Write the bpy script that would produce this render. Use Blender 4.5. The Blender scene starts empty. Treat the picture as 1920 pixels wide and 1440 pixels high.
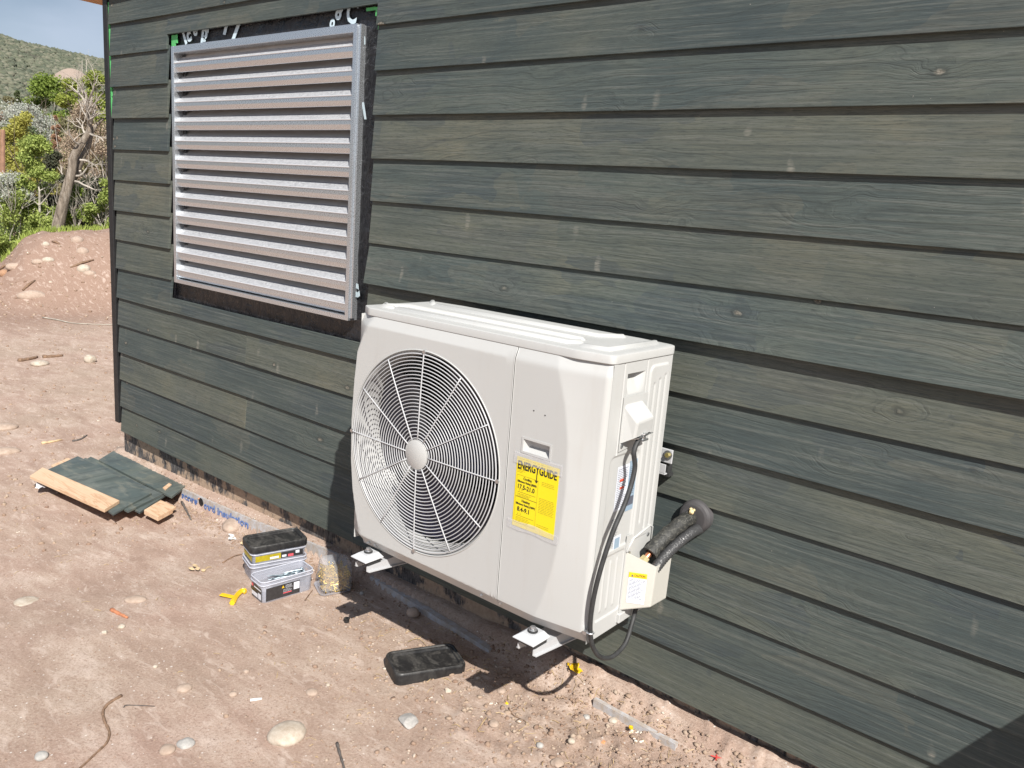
import bpy, bmesh, math, random
import numpy as np
from mathutils import Vector, Matrix

R = math.radians
random.seed(7)
rng = np.random.default_rng(11)
scene = bpy.context.scene
C = scene.collection

# ------------------------------------------------------------------ camera
F_PX = 1514.638
YAW, PITCH, ROLL = -0.67476, -0.21352, 0.07637
CAM = Vector((1.84079, -2.18448, 1.36751))

def cam_axes():
    cy, sy, cp, sp = math.cos(YAW), math.sin(YAW), math.cos(PITCH), math.sin(PITCH)
    fwd = Vector((sy*cp, cy*cp, sp))
    right = Vector((cy, -sy, 0))
    up = right.cross(fwd)
    c, s = math.cos(ROLL), math.sin(ROLL)
    return right*c + up*s, up*c - right*s, fwd

CR, CU, CF = cam_axes()
cam_data = bpy.data.cameras.new('camera')
cam = bpy.data.objects.new('camera', cam_data)
C.objects.link(cam)
cam_data.sensor_width = 36
cam_data.lens = F_PX/1920*36
cam_data.clip_start = 0.05
cam_data.clip_end = 5000
cam.matrix_world = Matrix(((CR.x, CU.x, -CF.x, CAM.x), (CR.y, CU.y, -CF.y, CAM.y), (CR.z, CU.z, -CF.z, CAM.z), (0, 0, 0, 1)))
scene.camera = cam

def ray(x, y):
    return CF + CR*((x-960)/F_PX) + CU*((720-y)/F_PX)
def at_y(x, y, Y):
    d = ray(x, y); return CAM + d*((Y-CAM.y)/d.y)
def at_z(x, y, Z):
    d = ray(x, y); return CAM + d*((Z-CAM.z)/d.z)
def at_d(x, y, D):
    d = ray(x, y); return CAM + d*(D/math.hypot(d.x, d.y))

# ------------------------------------------------------------------ light
SUN_TRAVEL = Vector((-0.90, 0.595, -1.0)).normalized()
world = bpy.data.worlds.new('World'); scene.world = world
world.use_nodes = True
wn = world.node_tree.nodes; wl = world.node_tree.links
sky = wn.new('ShaderNodeTexSky'); sky.sky_type = 'NISHITA'; sky.sun_disc = False
to_sun = -SUN_TRAVEL
sky.sun_elevation = math.asin(to_sun.z)
sky.sun_rotation = math.atan2(to_sun.x, to_sun.y)
sky.air_density = 1.0; sky.dust_density = 0.6; sky.ozone_density = 1.2
bg = wn['Background']; bg.inputs['Strength'].default_value = 0.05
# thin cloud veil over the whole sky
tc = wn.new('ShaderNodeTexCoord'); mp = wn.new('ShaderNodeMapping'); mp.inputs['Scale'].default_value = (1.3, 1.3, 4.0)
nz = wn.new('ShaderNodeTexNoise'); nz.inputs['Scale'].default_value = 2.2; nz.inputs['Detail'].default_value = 6
cr = wn.new('ShaderNodeValToRGB'); cr.color_ramp.elements[0].position = 0.34; cr.color_ramp.elements[1].position = 0.66
cr.color_ramp.elements[0].color = (0, 0, 0, 1); cr.color_ramp.elements[1].color = (0.5, 0.5, 0.5, 1)
mx = wn.new('ShaderNodeMix'); mx.data_type = 'RGBA'
wl.new(tc.outputs['Generated'], mp.inputs[0]); wl.new(mp.outputs[0], nz.inputs[0]); wl.new(nz.outputs[0], cr.inputs[0])
wl.new(cr.outputs[0], mx.inputs[0]); wl.new(sky.outputs[0], mx.inputs[6]); mx.inputs[7].default_value = (10.5, 11.6, 14.2, 1)
wl.new(mx.outputs[2], bg.inputs['Color'])

sd = bpy.data.lights.new('sun', 'SUN'); sd.energy = 5.0; sd.angle = R(0.53); sd.color = (1.0, 0.955, 0.89)
sun = bpy.data.objects.new('sun', sd); C.objects.link(sun)
sun.rotation_euler = SUN_TRAVEL.to_track_quat('-Z', 'Y').to_euler()
scene.view_settings.view_transform = 'Standard'
scene.view_settings.look = 'None'
scene.view_settings.gamma = 1
scene.view_settings.use_curve_mapping = False
scene.view_settings.exposure = 0.46
scene.render.resolution_x = 1024; scene.render.resolution_y = 768
scene.render.engine = 'CYCLES'
scene.cycles.max_bounces = 8
scene.cycles.diffuse_bounces = 2
scene.cycles.transparent_max_bounces = 24

# ------------------------------------------------------------------ materials
class NT:
    def __init__(s, name):
        s.m = bpy.data.materials.new(name); s.m.use_nodes = True
        s.t = s.m.node_tree; s.n = s.t.nodes; s.l = s.t.links
        s.b = s.n['Principled BSDF']
    def new(s, typ, **kw):
        n = s.n.new(typ)
        for k, v in kw.items():
            if k.startswith('i_'):
                key = k[2:].replace('_', ' ')
                n.inputs[key].default_value = v
            else: setattr(n, k, v)
        return n
    def link(s, a, b): s.l.new(a, b)
    def geo(s):
        return s.new('ShaderNodeNewGeometry').outputs['Position']
    def mapping(s, vec, scale=(1, 1, 1), loc=(0, 0, 0), rot=(0, 0, 0)):
        m = s.new('ShaderNodeMapping'); m.inputs['Scale'].default_value = scale
        m.inputs['Location'].default_value = loc; m.inputs['Rotation'].default_value = rot
        s.link(vec, m.inputs[0]); return m.outputs[0]
    def noise(s, vec, scale, detail=4, rough=0.55, dist=0.0, out=0):
        n = s.new('ShaderNodeTexNoise'); n.inputs['Scale'].default_value = scale
        n.inputs['Detail'].default_value = detail; n.inputs['Roughness'].default_value = rough
        n.inputs['Distortion'].default_value = dist
        s.link(vec, n.inputs['Vector']); return n.outputs[out]
    def ramp(s, f, stops, interp='LINEAR'):
        r = s.new('ShaderNodeValToRGB'); r.color_ramp.interpolation = interp
        e = r.color_ramp.elements
        while len(e) < len(stops): e.new(0.5)
        for k, (p, c) in enumerate(stops):
            e[k].position = p
            e[k].color = (c, c, c, 1) if isinstance(c, (int, float)) else (*c, 1)
        s.link(f, r.inputs[0]); return r.outputs[0]
    def mix(s, f, a, b, mode='MIX'):
        m = s.new('ShaderNodeMix'); m.data_type = 'RGBA'; m.blend_type = mode
        for v, k in ((f, 0), (a, 6), (b, 7)):
            if isinstance(v, (int, float)): m.inputs[k].default_value = v if k == 0 else (v, v, v, 1)
            elif isinstance(v, tuple): m.inputs[k].default_value = (*v, 1)
            else: s.link(v, m.inputs[k])
        return m.outputs[2]
    def math(s, op, a, b=0.0, clamp=False):
        m = s.new('ShaderNodeMath', operation=op); m.use_clamp = clamp
        for v, k in ((a, 0), (b, 1)):
            if isinstance(v, (int, float)): m.inputs[k].default_value = v
            else: s.link(v, m.inputs[k])
        return m.outputs[0]
    def bump(s, h, strength=0.3, dist=0.002):
        b = s.new('ShaderNodeBump'); b.inputs['Strength'].default_value = strength; b.inputs['Distance'].default_value = dist
        s.link(h, b.inputs['Height']); s.link(b.outputs[0], s.b.inputs['Normal'])
    def col(s, c):
        if isinstance(c, tuple): s.b.inputs['Base Color'].default_value = (*c, 1)
        else: s.link(c, s.b.inputs['Base Color'])
    def rough(s, v):
        if isinstance(v, (int, float)): s.b.inputs['Roughness'].default_value = v
        else: s.link(v, s.b.inputs['Roughness'])

def simple(name, color, rough=0.5, metal=0.0, var=0.12, nscale=20, bump=0.0, bscale=200, bdist=0.001, spec=None):
    t = NT(name); p = t.geo()
    f = t.noise(p, nscale, 5)
    lo = tuple(c*(1-var) for c in color); hi = tuple(min(1, c*(1+var)) for c in color)
    t.col(t.ramp(f, [(0.3, lo), (0.7, hi)]))
    t.rough(rough); t.b.inputs['Metallic'].default_value = metal
    if spec is not None: t.b.inputs['Specular IOR Level'].default_value = spec
    if bump: t.bump(t.noise(p, bscale, 4), bump, bdist)
    return t.m

M = {}
# stained spruce siding
def siding_mat(name, bright=1.0, wear=0.0):
    t = NT(name)
    p = t.geo()
    oi = t.new('ShaderNodeObjectInfo').outputs['Random']
    off = t.math('MULTIPLY', oi, 37.0)
    cmb = t.new('ShaderNodeCombineXYZ'); t.link(off, cmb.inputs[0]); t.link(off, cmb.inputs[1])
    add = t.new('ShaderNodeVectorMath', operation='ADD'); t.link(p, add.inputs[0]); t.link(cmb.outputs[0], add.inputs[1])
    q = add.outputs[0]
    sep = t.new('ShaderNodeSeparateXYZ'); t.link(q, sep.inputs[0])
    flat = t.new('ShaderNodeCombineXYZ'); t.link(sep.outputs[0], flat.inputs[0]); t.link(sep.outputs[2], flat.inputs[2]); t.link(off, flat.inputs[1])
    def warped(vec, ns, amt):
        w = t.new('ShaderNodeVectorMath', operation='SCALE'); w.inputs['Scale'].default_value = amt
        sb_ = t.new('ShaderNodeVectorMath', operation='SUBTRACT'); t.link(t.noise(q, ns, 3, out=1), sb_.inputs[0]); sb_.inputs[1].default_value = (0.5, 0.5, 0.5)
        t.link(sb_.outputs[0], w.inputs[0]); a = t.new('ShaderNodeVectorMath', operation='ADD'); t.link(vec, a.inputs[0]); t.link(w.outputs[0], a.inputs[1]); return a.outputs[0]
    def knots(scale, loc, thr, warp):
        v = t.new('ShaderNodeTexVoronoi', feature='F1'); v.inputs['Scale'].default_value = 1
        m = t.new('ShaderNodeVectorMath', operation='MULTIPLY'); m.inputs[1].default_value = (1, 0, 1)
        t.link(warped(t.mapping(flat.outputs[0], scale, loc), 22, warp), m.inputs[0]); t.link(m.outputs[0], v.inputs['Vector'])
        c = t.new('ShaderNodeSeparateColor'); t.link(v.outputs['Color'], c.inputs[0])
        return v.outputs['Distance'], t.math('GREATER_THAN', c.outputs[0], thr)
    dist, has = knots((3.0, 0, 5.8), (0, 0, 0), 0.36, 0.10)
    dist2, has2 = knots((4.6, 0, 6.4), (4.3, 0, 7.7), 0.55, 0.12)
    lobe = t.math('MULTIPLY', t.ramp(dist, [(0.0, 1.0), (0.10, 0.62), (0.24, 0.22), (0.45, 0.0)], 'EASE'), has)
    lobe = t.math('ADD', lobe, t.math('MULTIPLY', t.math('MULTIPLY', t.ramp(dist2, [(0.0, 0.6), (0.12, 0.3), (0.3, 0.0)], 'EASE'), has2), -1.0))
    warp = t.noise(t.mapping(q, (0.9, 1, 6.0)), 1.0, 3, 0.5)
    warp2 = t.noise(t.mapping(q, (6, 1, 30.0)), 1.0, 3, 0.5)
    hgt = t.math('ADD', t.math('MULTIPLY', sep.outputs[2], 9.0), t.math('MULTIPLY', warp, 2.6))
    hgt = t.math('ADD', hgt, t.math('MULTIPLY', lobe, 0.75)); hgt = t.math('ADD', hgt, t.math('MULTIPLY', warp2, 0.12))
    w1 = t.math('SINE', t.math('MULTIPLY', hgt, 26.0)); w2 = t.math('SINE', t.math('MULTIPLY', hgt, 71.0))
    fine = t.noise(t.mapping(q, (2.4, 1, 120)), 1.0, 4, 0.65)
    fine2 = t.noise(t.mapping(q, (28, 1, 420)), 1.0, 3, 0.7)
    gm = t.ramp(t.noise(t.mapping(q, (0.8, 1, 4)), 1.0, 2), [(0.36, 0.12), (0.62, 1.0)])
    gmask = t.math('ADD', gm, t.math('ABSOLUTE', lobe), clamp=True)
    blot = t.noise(t.mapping(q, (2.2, 1, 4)), 1.0, 5, 0.6)
    base = t.ramp(blot, [(0.28, (0.076, 0.094, 0.098)), (0.44, (0.096, 0.112, 0.108)), (0.58, (0.114, 0.126, 0.114)), (0.74, (0.146, 0.147, 0.122))])
    base = t.mix(1.0, base, t.ramp(oi, [(0.0, (0.80, 0.90, 0.91)), (0.25, (1.08, 1.10, 0.99)), (0.45, (0.92, 1.01, 0.98)), (0.65, (1.20, 1.19, 1.05)), (0.85, (0.98, 1.07, 1.03))], 'CONSTANT'), 'MULTIPLY')
    # brush laps: soft edged patches of a second coat
    bv = t.new('ShaderNodeTexVoronoi', feature='F1', distance='CHEBYCHEV'); bv.inputs['Scale'].default_value = 1
    t.link(warped(t.mapping(flat.outputs[0], (3.0, 1, 9)), 5, 0.9), bv.inputs['Vector'])
    bc = t.new('ShaderNodeSeparateColor'); t.link(bv.outputs['Color'], bc.inputs[0])
    lapm = t.ramp(t.noise(t.mapping(q, (5, 1, 60)), 1, 4, 0.7), [(0.35, 0.2), (0.65, 1.0)])
    base = t.mix(t.math('MULTIPLY', t.ramp(bc.outputs[0], [(0.80, 0.0), (0.84, 0.55)]), lapm), base, (0.062, 0.082, 0.096))
    base = t.mix(t.math('MULTIPLY', t.ramp(bc.outputs[1], [(0.82, 0.0), (0.86, 0.34)]), lapm), base, (0.185, 0.180, 0.135))
    # grain
    g = t.math('MULTIPLY', t.ramp(w1, [(0.30, 0.0), (1.0, 1.0)]), gmask)
    g2 = t.math('MULTIPLY', t.ramp(w2, [(0.35, 0.0), (1.0, 1.0)]), gmask)
    base = t.mix(t.math('MULTIPLY', g, 0.22), base, (0.040, 0.050, 0.050))
    base = t.mix(t.math('MULTIPLY', g2, 0.16), base, (0.036, 0.046, 0.046))
    base = t.mix(t.ramp(fine, [(0.50, 0.0), (0.68, 0.55)]), base, (0.185, 0.200, 0.180))
    base = t.mix(t.ramp(fine, [(0.30, 0.55), (0.47, 0.0)]), base, (0.050, 0.064, 0.066))
    base = t.mix(t.ramp(fine2, [(0.50, 0.0), (0.66, 0.6)]), base, (0.050, 0.062, 0.060))
    # feathered pale fans across the grain
    sv = t.new('ShaderNodeTexVoronoi', feature='F1'); sv.inputs['Scale'].default_value = 1
    m = t.new('ShaderNodeVectorMath', operation='MULTIPLY'); m.inputs[1].default_value = (1, 0, 1)
    t.link(warped(t.mapping(flat.outputs[0], (10.5, 0, 4.4), (2, 0, 1), (0, 0.42, 0)), 20, 0.42), m.inputs[0]); t.link(m.outputs[0], sv.inputs['Vector'])
    sc = t.new('ShaderNodeSeparateColor'); t.link(sv.outputs['Color'], sc.inputs[0])
    st = t.math('MULTIPLY', t.ramp(sv.outputs['Distance'], [(0.0, 1.0), (0.07, 0.7), (0.15, 0.0)]), t.ramp(sc.outputs[2], [(0.62, 0.0), (0.70, 0.55), (1.0, 1.0)]))
    st = t.math('MULTIPLY', st, t.ramp(t.noise(t.mapping(q, (12, 1, 230)), 1, 4, 0.7), [(0.38, 0.0), (0.62, 0.95)]))
    base = t.mix(st, base, (0.37, 0.355, 0.30))
    # knots: cracked pale core in a dark collar
    for dd_, hh_ in ((dist, has), (dist2, has2)):
        kn = t.math('MULTIPLY', t.ramp(dd_, [(0.0, 1.0), (0.040, 0.9), (0.058, 0.0)]), hh_)
        kcol = t.ramp(t.noise(q, 150, 4, 0.7), [(0.38, (0.075, 0.068, 0.055)), (0.55, (0.27, 0.25, 0.20)), (0.7, (0.42, 0.38, 0.32))])
        rim = t.math('MULTIPLY', t.ramp(dd_, [(0.045, 0.0), (0.062, 1.0), (0.095, 0.0)]), hh_)
        base = t.mix(t.math('MULTIPLY', rim, 0.5), base, (0.036, 0.042, 0.040))
        base = t.mix(t.math('MULTIPLY', kn, 0.9), base, kcol)
    sp = t.ramp(t.noise(q, 150, 2), [(0.785, 0.0), (0.80, 0.8)])
    base = t.mix(sp, base, (0.50, 0.48, 0.42))
    base = t.mix(1.0, base, (bright*1.03, bright*1.01, bright*1.02), 'MULTIPLY')
    if wear:
        wv = t.ramp(t.noise(t.mapping(p, (6, 18, 6)), 1, 5, 0.65), [(0.52, 0.0), (0.72, wear)])
        base = t.mix(wv, base, (0.26, 0.25, 0.20))
    t.col(base)
    t.rough(t.ramp(blot, [(0.3, 0.55), (0.7, 0.78)]))
    t.b.inputs['Specular IOR Level'].default_value = 0.3
    hh = t.math('ADD', t.math('MULTIPLY', fine, 0.8), t.math('MULTIPLY', g, -0.45)); hh = t.math('ADD', hh, t.math('MULTIPLY', g2, -0.25))
    hh = t.math('ADD', hh, t.math('MULTIPLY', fine2, 0.35)); hh = t.math('ADD', hh, t.math('MULTIPLY', lobe, 0.5))
    t.bump(hh, 0.5, 0.0020)
    return t.m
M['siding'] = siding_mat('siding_stain', 0.76)
M['scrap'] = siding_mat('scrap_stain', 1.05, 0.55)
t = NT('powder_coat'); p = t.geo()
c = t.ramp(t.noise(p, 3.0, 4), [(0.3, (0.486, 0.493, 0.482)), (0.7, (0.500, 0.506, 0.498))])
c = t.mix(t.ramp(t.noise(t.mapping(p, (22, 22, 3)), 1, 5, 0.7), [(0.54, 0.0), (0.80, 0.16)]), c, (0.36, 0.31, 0.26))
c = t.mix(t.ramp(t.noise(p, 170, 2), [(0.74, 0.0), (0.78, 0.35)]), c, (0.30, 0.26, 0.22))
t.col(c); t.rough(t.ramp(t.noise(t.mapping(p, (9, 9, 5)), 1, 5, 0.7), [(0.35, 0.34), (0.7, 0.50)])); t.b.inputs['Specular IOR Level'].default_value = 0.4
t.bump(t.noise(p, 700, 2), 0.05, 0.0004); M['steel_white'] = t.m
M['cream'] = simple('cream_plastic', (0.53, 0.52, 0.475), 0.38, 0, 0.02, 4)
M['bright_white'] = simple('white_enamel', (0.50, 0.51, 0.525), 0.35, 0, 0.02, 4)
M['fan_blade'] = simple('fan_blade', (0.006, 0.007, 0.022), 0.32, 0, 0.1, 10)
M['dark'] = simple('dark_interior', (0.02, 0.02, 0.022), 0.7)
M['fins'] = simple('coil_fins', (0.035, 0.035, 0.04), 0.5, 0.5)
M['zinc'] = simple('zinc', (0.55, 0.56, 0.57), 0.35, 0.9, 0.15, 60)
M['zinc_yellow'] = simple('zinc_yellow', (0.62, 0.52, 0.20), 0.4, 0.8, 0.2, 60)
M['rubber'] = simple('rubber', (0.035, 0.036, 0.037), 0.6, 0, 0.3, 40, 0.2, 300)
M['foam_tube'] = NT('foam_tube'); t = M['foam_tube']; p = t.geo()
f = t.noise(p, 55, 6, 0.7, 2.0); f2 = t.noise(p, 14, 4)
t.col(t.ramp(f, [(0.40, (0.022, 0.023, 0.022)), (0.56, (0.05, 0.05, 0.045)), (0.64, (0.16, 0.155, 0.13)), (0.68, (0.045, 0.045, 0.042))]))
t.rough(t.ramp(f2, [(0.4, 0.35), (0.6, 0.6)])); t.bump(f, 0.9, 0.003); M['foam_tube'] = t.m
M['tape_wrap'] = NT('tape_wrap'); t = M['tape_wrap']; p = t.geo()
t.col((0.055, 0.056, 0.058)); t.rough(0.3)
t.bump(t.noise(p, 90, 3, 0.6, 1.5), 0.9, 0.003); M['tape_wrap'] = t.m
M['copper'] = simple('copper', (0.72, 0.30, 0.16), 0.32, 0.9, 0.2, 60)
M['brass'] = simple('brass', (0.70, 0.60, 0.33), 0.35, 0.7, 0.15, 50)
M['expand_foam'] = simple('expand_foam', (0.80, 0.62, 0.34), 0.7, 0, 0.3, 90, 0.8, 120, 0.004)
M['flange'] = simple('flange_rubber', (0.075, 0.072, 0.075), 0.55, 0, 0.25, 18)
def alu(name, base, tint, rough):
    t = NT(name); p = t.geo()
    n1 = t.noise(t.mapping(p, (3, 30, 60)), 1, 4); n2 = t.noise(p, 240, 3)
    t.col(t.mix(n1, tuple(c*0.85 for c in base), base)); t.b.inputs['Metallic'].default_value = 0.85
    t.rough(t.ramp(n2, [(0.3, rough-0.08), (0.7, rough+0.14)])); t.bump(n2, 0.12, 0.0008)
    return t.m
M['alu'] = alu('mill_aluminium', (0.72, 0.76, 0.80), 0, 0.28)
M['alu_highlight'] = simple('lip_highlight', (0.80, 0.81, 0.83), 0.30, 0.4, 0.05, 30)  # brighter metal that paints the highlight line along each blade lip
M['alu_matte'] = simple('blade_face', (0.66, 0.64, 0.62), 0.45, 0.15, 0.08, 12, 0.1, 200)
def galv():
    t = NT('mottled_aluminium'); p = t.geo()
    n1 = t.noise(p, 110, 4, 0.7, 1.0)
    t.col(t.ramp(n1, [(0.35, (0.34, 0.35, 0.37)), (0.65, (0.58, 0.59, 0.61))])); t.b.inputs['Metallic'].default_value = 0.25
    t.rough(t.ramp(n1, [(0.3, 0.36), (0.7, 0.6)])); t.bump(n1, 0.3, 0.001); return t.m
M['galv'] = galv()
def membrane():
    t = NT('black_membrane'); p = t.geo()
    n = t.noise(p, 16, 5, 0.6, 1.6); n2 = t.noise(t.mapping(p, (60, 60, 14)), 1, 4, 0.6, 2)
    c = t.ramp(n2, [(0.4, (0.010, 0.010, 0.012)), (0.75, (0.028, 0.028, 0.032))])
    c = t.mix(t.ramp(t.noise(t.mapping(p, (30, 30, 90), rot=(0, 0.6, 0)), 1, 4, 0.7, 1.0), [(0.66, 0.0), (0.74, 0.45)]), c, (0.30, 0.31, 0.33))
    t.col(c); t.rough(t.ramp(n, [(0.35, 0.16), (0.65, 0.42)]))
    h = t.math('ADD', n, t.math('MULTIPLY', n2, 0.3)); t.bump(h, 0.8, 0.010); return t.m
M['membrane'] = membrane()
M['tape_print'] = simple('tape_print', (0.55, 0.66, 0.72), 0.4, 0, 0.1, 60)
M['green_wrap'] = simple('green_wrap', (0.10, 0.46, 0.15), 0.6, 0, 0.15, 30, 0.2, 60, 0.002)
M['black_trim'] = simple('black_trim', (0.014, 0.014, 0.015), 0.55, 0, 0.3, 30, 0.3, 50, 0.002)
M['pine'] = NT('bare_pine'); t = M['pine']; p = t.geo()
pm = t.mapping(p, (2.2, 26, 26), rot=(0, 0, -0.12)); n = t.noise(pm, 1, 4, 0.6, 1.2); n2 = t.noise(t.mapping(p, (9, 140, 140), rot=(0, 0, -0.12)), 1, 3)
c = t.ramp(n, [(0.30, (0.62, 0.42, 0.27)), (0.50, (0.66, 0.47, 0.31)), (0.56, (0.52, 0.31, 0.18)), (0.62, (0.65, 0.46, 0.30)), (0.75, (0.58, 0.37, 0.22))])
t.col(t.mix(t.ramp(n2, [(0.45, 0.0), (0.75, 0.35)]), c, (0.70, 0.55, 0.40))); t.rough(0.65); t.bump(n2, 0.15, 0.001); M['pine'] = t.m
M['soffit'] = simple('soffit_wood', (0.55, 0.26, 0.08), 0.6, 0, 0.2, 30)
# foundation: tan concrete with black damp-proofing streaks
t = NT('foundation_coating'); p = t.geo()
n1 = t.noise(t.mapping(p, (75, 75, 14)), 1, 5, 0.75); n2 = t.noise(t.mapping(p, (9, 9, 7)), 1, 5, 0.65); n3 = t.noise(p, 60, 5)
c = t.ramp(n3, [(0.3, (0.30, 0.215, 0.155)), (0.7, (0.42, 0.32, 0.235))])
tar = t.mix(t.ramp(t.noise(t.mapping(p, (90, 90, 22)), 1, 5, 0.8), [(0.40, 0.0), (0.66, 1.0)]), (0.014, 0.014, 0.017), (0.17, 0.16, 0.155))
mask = t.ramp(t.math('ADD', t.math('MULTIPLY', n1, 0.22), t.math('MULTIPLY', n2, 0.78)), [(0.47, 1.0), (0.53, 0.0)])
t.col(t.mix(mask, c, tar)); t.rough(0.75); t.bump(t.math('ADD', n1, n3), 0.5, 0.004); M['foundation'] = t.m
# dirt
def dirt(name):
    t = NT(name); p = t.geo()
    big = t.noise(p, 0.9, 4, 0.6); mid = t.noise(t.mapping(p, (3.2, 7.5, 3), rot=(0, 0, 0.5)), 1, 6, 0.62, 0.6)
    fine = t.noise(p, 120, 6, 0.8); vf = t.noise(p, 260, 3, 0.7)
    c = t.ramp(mid, [(0.30, (0.355, 0.245, 0.189)), (0.47, (0.441, 0.314, 0.248)), (0.60, (0.508, 0.386, 0.310)), (0.74, (0.617, 0.499, 0.420))])
    c = t.mix(t.ramp(big, [(0.34, 0.0), (0.66, 0.75)]), c, t.ramp(mid, [(0.3, (0.366, 0.282, 0.214)), (0.55, (0.454, 0.362, 0.277)), (0.78, (0.597, 0.503, 0.413))]))
    c = t.mix(t.ramp(fine, [(0.36, 0.80), (0.50, 0.0)]), c, (0.292, 0.195, 0.147))
    c = t.mix(t.ramp(fine, [(0.56, 0.0), (0.70, 0.75)]), c, (0.678, 0.565, 0.479))
    # scattered chalky grains and dark flecks
    v = t.new('ShaderNodeTexVoronoi', feature='F1'); v.inputs['Scale'].default_value = 95; t.link(p, v.inputs[0])
    vs = t.new('ShaderNodeSeparateColor'); t.link(v.outputs['Color'], vs.inputs[0])
    pale = t.math('MULTIPLY', t.math('GREATER_THAN', vs.outputs[0], 0.97), t.math('LESS_THAN', v.outputs['Distance'], 0.30))
    dk = t.math('MULTIPLY', t.math('GREATER_THAN', vs.outputs[1], 0.95), t.math('LESS_THAN', v.outputs['Distance'], 0.26))
    c = t.mix(t.math('MULTIPLY', pale, 0.8), c, (0.780, 0.745, 0.678)); c = t.mix(t.math('MULTIPLY', dk, 0.6), c, (0.176, 0.124, 0.096))
    sx_ = t.new('ShaderNodeSeparateXYZ'); t.link(p, sx_.inputs[0])
    far_ = t.ramp(t.math('MULTIPLY', sx_.outputs[0], -0.05), [(0.37, 0.0), (0.43, 1.0)])
    c = t.mix(t.math('MULTIPLY', far_, 0.95), c, t.ramp(fine, [(0.35, (0.237, 0.153, 0.112)), (0.65, (0.384, 0.271, 0.206))]))
    c = t.mix(t.ramp(t.noise(t.mapping(p, (9, 26, 9), rot=(0, 0, 0.5)), 1, 5, 0.65, 0.8), [(0.54, 0.0), (0.70, 0.55)]), c, (0.701, 0.588, 0.496))
    c = t.mix(1.0, c, (0.945, 0.935, 0.955), 'MULTIPLY')
    t.col(c); t.rough(0.92); t.b.inputs['Specular IOR Level'].default_value = 0.2
    h = t.math('ADD', t.math('MULTIPLY', fine, 1.0), t.math('MULTIPLY', vf, 0.35)); h = t.math('ADD', h, t.math('MULTIPLY', mid, 0.9))
    t.bump(h, 0.8, 0.005); return t.m
M['dirt'] = dirt('dirt')
def stone(name, a, b, s=40):
    t = NT(name); p = t.geo(); n = t.noise(p, s, 6, 0.7); oi = t.new('ShaderNodeObjectInfo').outputs['Random']
    t.col(t.ramp(n, [(0.32, a), (0.68, b)])); t.rough(0.85); t.bump(n, 0.5, 0.003); return t.m
M['stone_pale'] = stone('stone_pale', (0.36, 0.29, 0.22), (0.56, 0.50, 0.42))
M['stone_tan'] = stone('stone_tan', (0.33, 0.245, 0.19), (0.46, 0.365, 0.295))
M['stone_grey'] = stone('stone_grey', (0.27, 0.26, 0.245), (0.48, 0.46, 0.43))
M['stone_red'] = stone('stone_red', (0.30, 0.17, 0.10), (0.42, 0.25, 0.15))
M['gravel'] = NT('gravel'); t = M['gravel']; p = t.geo()
v = t.new('ShaderNodeTexVoronoi'); v.inputs['Scale'].default_value = 30; t.link(p, v.inputs[0])
vs = t.new('ShaderNodeSeparateColor'); t.link(v.outputs['Color'], vs.inputs[0])
t.col(t.ramp(vs.outputs[0], [(0.0, (0.24, 0.155, 0.11)), (0.5, (0.33, 0.235, 0.17)), (0.85, (0.37, 0.28, 0.21)), (0.965, (0.40, 0.32, 0.25)), (1.0, (0.66, 0.60, 0.52))])); t.rough(0.9); M['gravel'] = t.m
M['straw'] = simple('straw', (0.45, 0.33, 0.17), 0.8, 0, 0.4, 90)
M['twig'] = simple('twig', (0.22, 0.14, 0.09), 0.85, 0, 0.4, 60, 0.5, 200)
M['twig_grey'] = simple('twig_grey', (0.12, 0.105, 0.095), 0.85, 0, 0.4, 60, 0.5, 200)
M['shim'] = simple('weathered_shim', (0.50, 0.20, 0.10), 0.8, 0, 0.3, 80, 0.5, 150)
M['pale_wood'] = simple('pale_splinter', (0.60, 0.45, 0.27), 0.8, 0, 0.3, 50, 0.4, 150)
M['yellow_plastic'] = simple('yellow_plastic', (0.80, 0.50, 0.02), 0.35, 0, 0.06, 30)
M['orange_bit'] = simple('orange_bit', (0.58, 0.26, 0.12), 0.6, 0, 0.1, 30)
M['red_bit'] = simple('red_bit', (0.55, 0.06, 0.05), 0.6, 0, 0.1, 30)
M['paper'] = simple('white_paper', (0.70, 0.70, 0.74), 0.7, 0, 0.12, 90, 0.6, 120, 0.003)
M['white_plastic'] = simple('white_plastic', (0.78, 0.77, 0.74), 0.4)
t = NT('foam_board'); p = t.geo(); n = t.noise(p, 30, 5, 0.7)
t.col(t.mix(t.ramp(n, [(0.40, 0.75), (0.66, 0.0)]), (0.50, 0.51, 0.54), (0.38, 0.30, 0.22))); t.rough(0.7); M['foam_board'] = t.m
M['blue_print'] = simple('blue_print', (0.10, 0.18, 0.42), 0.6, 0, 0.2, 40)
M['black_print'] = simple('black_print', (0.015, 0.015, 0.017), 0.5)
M['grey_print'] = simple('grey_print', (0.10, 0.11, 0.14), 0.5)
M['print_faint'] = simple('print_faint', (0.25, 0.19, 0.03), 0.5)
M['yellow_label'] = simple('yellow_label', (0.83, 0.68, 0.012), 0.45, 0, 0.02, 8)
M['orange_label'] = simple('orange_label', (0.80, 0.55, 0.02), 0.45)
M['white_label'] = simple('white_label', (0.70, 0.73, 0.80), 0.4, 0, 0.02, 8)
M['blue_label'] = simple('blue_label', (0.28, 0.38, 0.48), 0.4, 0, 0.03, 8)
M['red_print'] = simple('red_print', (0.75, 0.11, 0.06), 0.5)
M['box_black_label'] = simple('box_black_label', (0.035, 0.034, 0.036), 0.45, 0, 0.3, 50)
M['box_yellow_label'] = simple('box_yellow_label', (0.42, 0.34, 0.02), 0.45, 0, 0.2, 50)
M['pink_red'] = simple('pink_red', (0.72, 0.12, 0.15), 0.45)
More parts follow.
